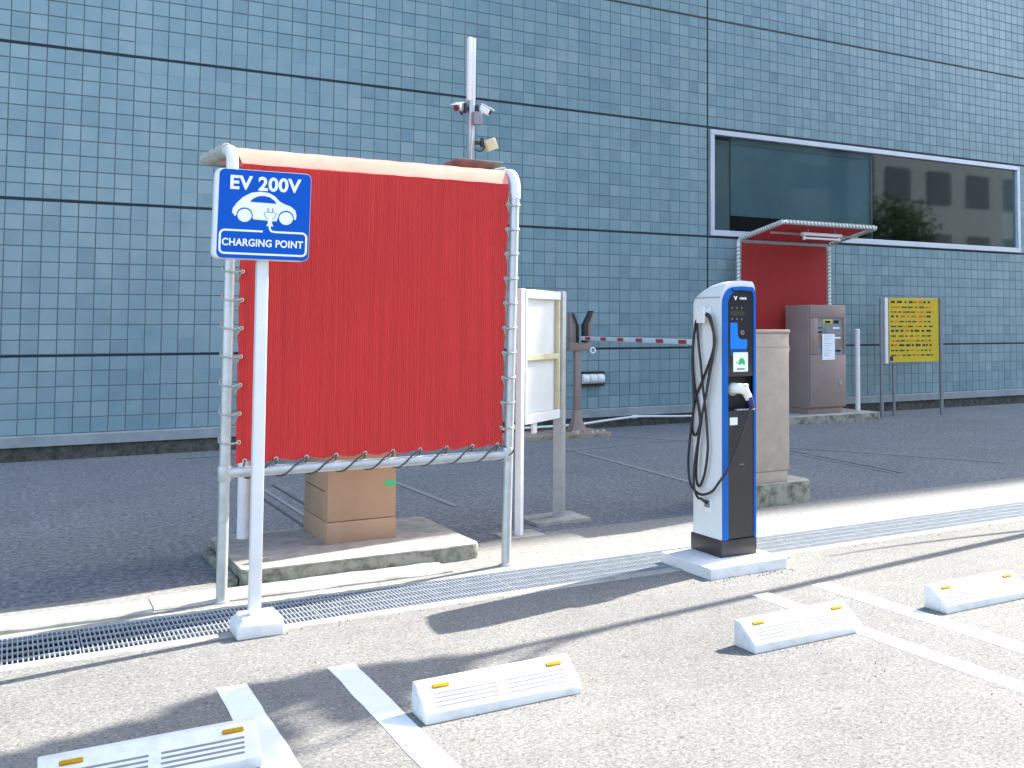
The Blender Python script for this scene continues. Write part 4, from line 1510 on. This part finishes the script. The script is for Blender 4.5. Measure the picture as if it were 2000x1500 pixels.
obj("cross_pipe", MB().cyl((SX0 + .1, 12.05, 2.745), (SX1, 12.05, 2.745), .018), m_galv, t)
cp = MB()
nx = 70
vs, fs = [], []
for j in range(9):
    for i in range(nx + 1):
        u = i / nx
        vs.append((SX0 + .06 + (SX1 - SX0 - .12) * u, SYB - .005 + .003 * math.cos(i * math.pi) + .01 * math.sin(u * 5), .75 + (2.64 - .75) * j / 8))
for j in range(8):
    for i in range(nx):
        fs.append((j * (nx + 1) + i, j * (nx + 1) + i + 1, (j + 1) * (nx + 1) + i + 1, (j + 1) * (nx + 1) + i))
cp.add(vs, fs)
obj("cloth_panel", cp, m_cloth_shaded, t, smooth=60)
rc = MB()
rows = []
for k in range(6):
    v = k / 5
    rows.append([(SX0 + .05 + (SX1 - SX0 - .1) * q / 20, SYB - .06 - (SYB - .06 - SYF - .04) * v, 2.70 + .15 * v - .01 * math.sin(math.pi * (q % 5) / 5)) for q in range(21)])
rc.loft(rows, False, False, closed=False)
obj("roof_cloth", rc, m_cloth_shaded, t, smooth=50)
tl = thing("strip_light", (9.8, 11.8, 2.66), "white fluorescent strip light hanging under the small red canopy", "light")
LX0, LX1, LY = 9.50, 10.22, 11.80
obj("housing", MB().prism_x([(LY - .05, 2.70), (LY + .05, 2.70), (LY + .035, 2.745), (LY - .035, 2.745)], LX0, LX1), m_whitep, tl, bevel=.003)
obj("tube_lamp", MB().cyl((LX0 + .05, LY, 2.665), (LX1 - .05, LY, 2.665), .016), m_signwhite, tl)
for x in (LX0 + .02, LX1 - .05):
    obj("lamp_holder", MB().box(x, x + .03, LY - .02, LY + .02, 2.64, 2.699), m_whitep, tl, bevel=.003)
for x in (LX0 + .1, LX1 - .12):
    obj("hanger", MB().box(x, x + .02, LY - .005, LY + .005, 2.746, 2.80), m_greymetal, tl)

# ------------------------------------------------------------------ tree outside the picture on the right: its crown and stem shade the bays
t = thing("shade_tree", (8.2, 5.05, 0), "slender tree right of the parking bays, its stem shadow crossing them", "tree")


def stem(h):
    return Vector((8.2 - .03 * h + .02 * math.sin(h * 1.3), 5.05 + .10 * h + .02 * math.sin(h * .9), h))


tr = MB().tube([stem(k * .45) for k in range(16)], [.055 - .0018 * k for k in range(16)], 12)
tk = obj("trunk", tr, m_bark, t, smooth=60)
lf = MB()
r = random.Random(21)


def to3(x, y, h):
    return Vector((x + 1.13 * h, y + .227 * h, h))


cps = []
shadow_blobs = [(.35, 4.05, .20), (.05, 3.85, .35), (-.5, 3.9, .35), (.75, 4.27, .17), (1.02, 4.32, .15), (1.22, 4.28, .17), (1.33, 4.22, .17), (.62, 4.15, .15), (1.18, 4.12, .12), (.3, 3.7, .30), (.55, 3.85, .20),
                (1.15, 3.94, .08), (.45, 3.45, .22), (-.1, 3.4, .4), (-.9, 3.6, .4), (1.5, 4.3, .08), (-.4, 3.1, .3)]
for (bx, by, br) in shadow_blobs:
    h = r.uniform(5.9, 6.9)
    c = to3(bx, by, h)
    cps.append(c)
    for k in range(int(11000 * br * br + 260)):
        while True:
            d = Vector((r.uniform(-1, 1), r.uniform(-1, 1), r.uniform(-1, 1)))
            if d.length < 1:
                break
        p = c + Vector((d.x * br * 1.25, d.y * br, d.z * br * .9))
        s_ = r.uniform(.045, .085)
        nn = Vector((r.uniform(-1, 1), r.uniform(-1, 1), r.uniform(-.2, 1))).normalized()
        a = nn.orthogonal().normalized()
        a = (Matrix.Rotation(r.uniform(0, 6.28), 3, nn) @ a)
        b = nn.cross(a)
        lf.add([p - a * s_, p - b * s_ * .5, p + a * s_, p + b * s_ * .5], [(0, 1, 2, 3)])
# low side branch casting the wedge near the right picture edge
br_pts = [stem(1.7), Vector((8.16, 5.5, 2.4)), Vector((8.15, 5.72, 3.1)), Vector((8.18, 5.80, 3.5))]
obj("branch", MB().tube(bez(br_pts, 4), [.022 - .0012 * k for k in range(13)], 8), m_bark, t, smooth=60)
for c in cps[:]:
    a = stem(5.6 + r.uniform(-.8, .9))
    m_ = (a + c) / 2 + Vector((0, 0, -.1))
    obj("branch", MB().tube([a, m_, c], [.014, .010, .005], 6), m_bark, t, smooth=60)
cr_ = obj("crown", lf, m_leaf, t, smooth=0)
cr_["kind"] = "stuff"

# opposite side of the street, seen mirrored in the window
t = thing("office_building", (60, -22, 0), "pale office block across the street, mirrored in the window glass", "building")
obj("wall", MB().box(40.7, 78, -26, -18, 0, 16), m_office, t)
for k in range(10):
    for q_ in range(4):
        x = 41.6 + k * 3.3
        z = 1.2 + q_ * 3.7
        wdw = obj("window", MB().box(x, x + 1.9, -18.05, -17.96, z, z + 1.9), m_officeglass, t, smooth=0)
td = thing("added_dark_building", (30, -24, 0), "dark glass office block added across the street to darken the left window reflection", "building")  # added block, out of view; its dark mirror image lets the blind show
obj("wall", MB().box(16, 40.2, -30, -20, 0, 26), mat("dark_cladding", (.05, .055, .06), .6, c2=(.04, .044, .05), scale=2), td)
for k in range(8):
    obj("window_band", MB().box(16.5, 39.9, -20.001, -19.95, 1.2 + k * 3.1, 2.9 + k * 3.1), m_officeglass, td, smooth=0)
t = thing("street_tree", (36.4, -12, 0), "leafy green tree across the street, mirrored in the window glass", "tree")
obj("trunk", MB().tube([(36.4, -12, 0), (36.45, -12, 2.2), (36.4, -12.05, 4.6)], [.16, .12, .08], 10), m_bark, t)
lf = MB()
for k in range(5200):
    while True:
        d = Vector((r.uniform(-1, 1), r.uniform(-1, 1), r.uniform(-1, 1)))
        if .3 < d.length < 1:
            break
    p = Vector((36.4, -12, 5.6)) + Vector((d.x * 2.3, d.y * 1.8, d.z * 2.1)) * (1 + .22 * math.sin(d.x * 7 + d.z * 5))
    s_ = r.uniform(.07, .13)
    nn = Vector((r.uniform(-1, 1), r.uniform(-1, 1), r.uniform(-.2, 1))).normalized()
    a = nn.orthogonal().normalized()
    b = nn.cross(a)
    lf.add([p - a * s_, p - b * s_ * .6, p + a * s_, p + b * s_ * .6], [(0, 1, 2, 3)])
cr_ = obj("crown", lf, m_leaf, t, smooth=0)
cr_["kind"] = "stuff"

# ------------------------------------------------------------------ small litter
r = random.Random(8)
for k, (x, y, z, s_, lab) in enumerate([(1.62, 5.66, .008, .020, "dry curled leaf lying on the drain grating behind the sign post"),
                                        (2.55, 5.50, .008, .012, "tiny dark leaf on the grating left of the charger pad"),
                                        (4.26, 5.93, .008, .018, "small dry leaf on the concrete apron right of the charging station")]):
    mb = MB().add([(x - s_, y, z), (x, y - s_ * .5, z + .004), (x + s_, y, z + .001), (x, y + s_ * .5, z + .006)], [(0, 1, 2), (0, 2, 3)])
    o = obj("dry_leaf", mb, m_leafdry, None, smooth=0)
    tag(o, lab, "leaf", "dry leaves on the ground")

# grit swept against the wall base, the kerbs and the slabs: too small to tell apart
r = random.Random(77)
gm = MB()
zones = [(-2, 16, 12.78, 12.96, 420, .010), (-1, 6, 6.02, 6.09, 120, .006), (-1, 8, 5.10, 5.18, 150, .005), (3.25, 3.85, 4.82, 4.90, 50, .005), (4.7, 5.45, 6.50, 6.60, 50, .006),
         (1.0, 2.4, 6.02, 6.10, 60, .005), (9.1, 11.0, 11.72, 11.83, 80, .009), (1.2, 1.9, 3.64, 3.67, 25, .003), (2.7, 3.35, 3.66, 3.69, 25, .003), (-1, 8, 1.5, 5.1, 160, .004)]
for x0, x1, y0, y1, n_, sz_ in zones:
    for k in range(n_):
        x, y = r.uniform(x0, x1), r.uniform(y0, y1)
        q_ = sz_ * r.uniform(.4, 1.1)
        h_ = q_ * r.uniform(.6, 1.1)
        a_ = r.uniform(0, 6.28)
        gm.add([(x + q_ * math.cos(a_ + t_ * 1.5708), y + q_ * math.sin(a_ + t_ * 1.5708) * .8, .0) for t_ in range(4)] + [(x + q_ * .2, y, .004 + h_)],
               [(0, 1, 4), (1, 2, 4), (2, 3, 4), (3, 0, 4)])
go = obj("grit", gm, mat("loose_grit", (0.22, 0.21, 0.19), 0.95, c2=(0.07, 0.065, 0.055), scale=9), None, smooth=0, origin=Vector((0, 0, 0)))
tag(go, "fine loose grit and gravel lying along kerbs and wall base", "gravel", kind="stuff")
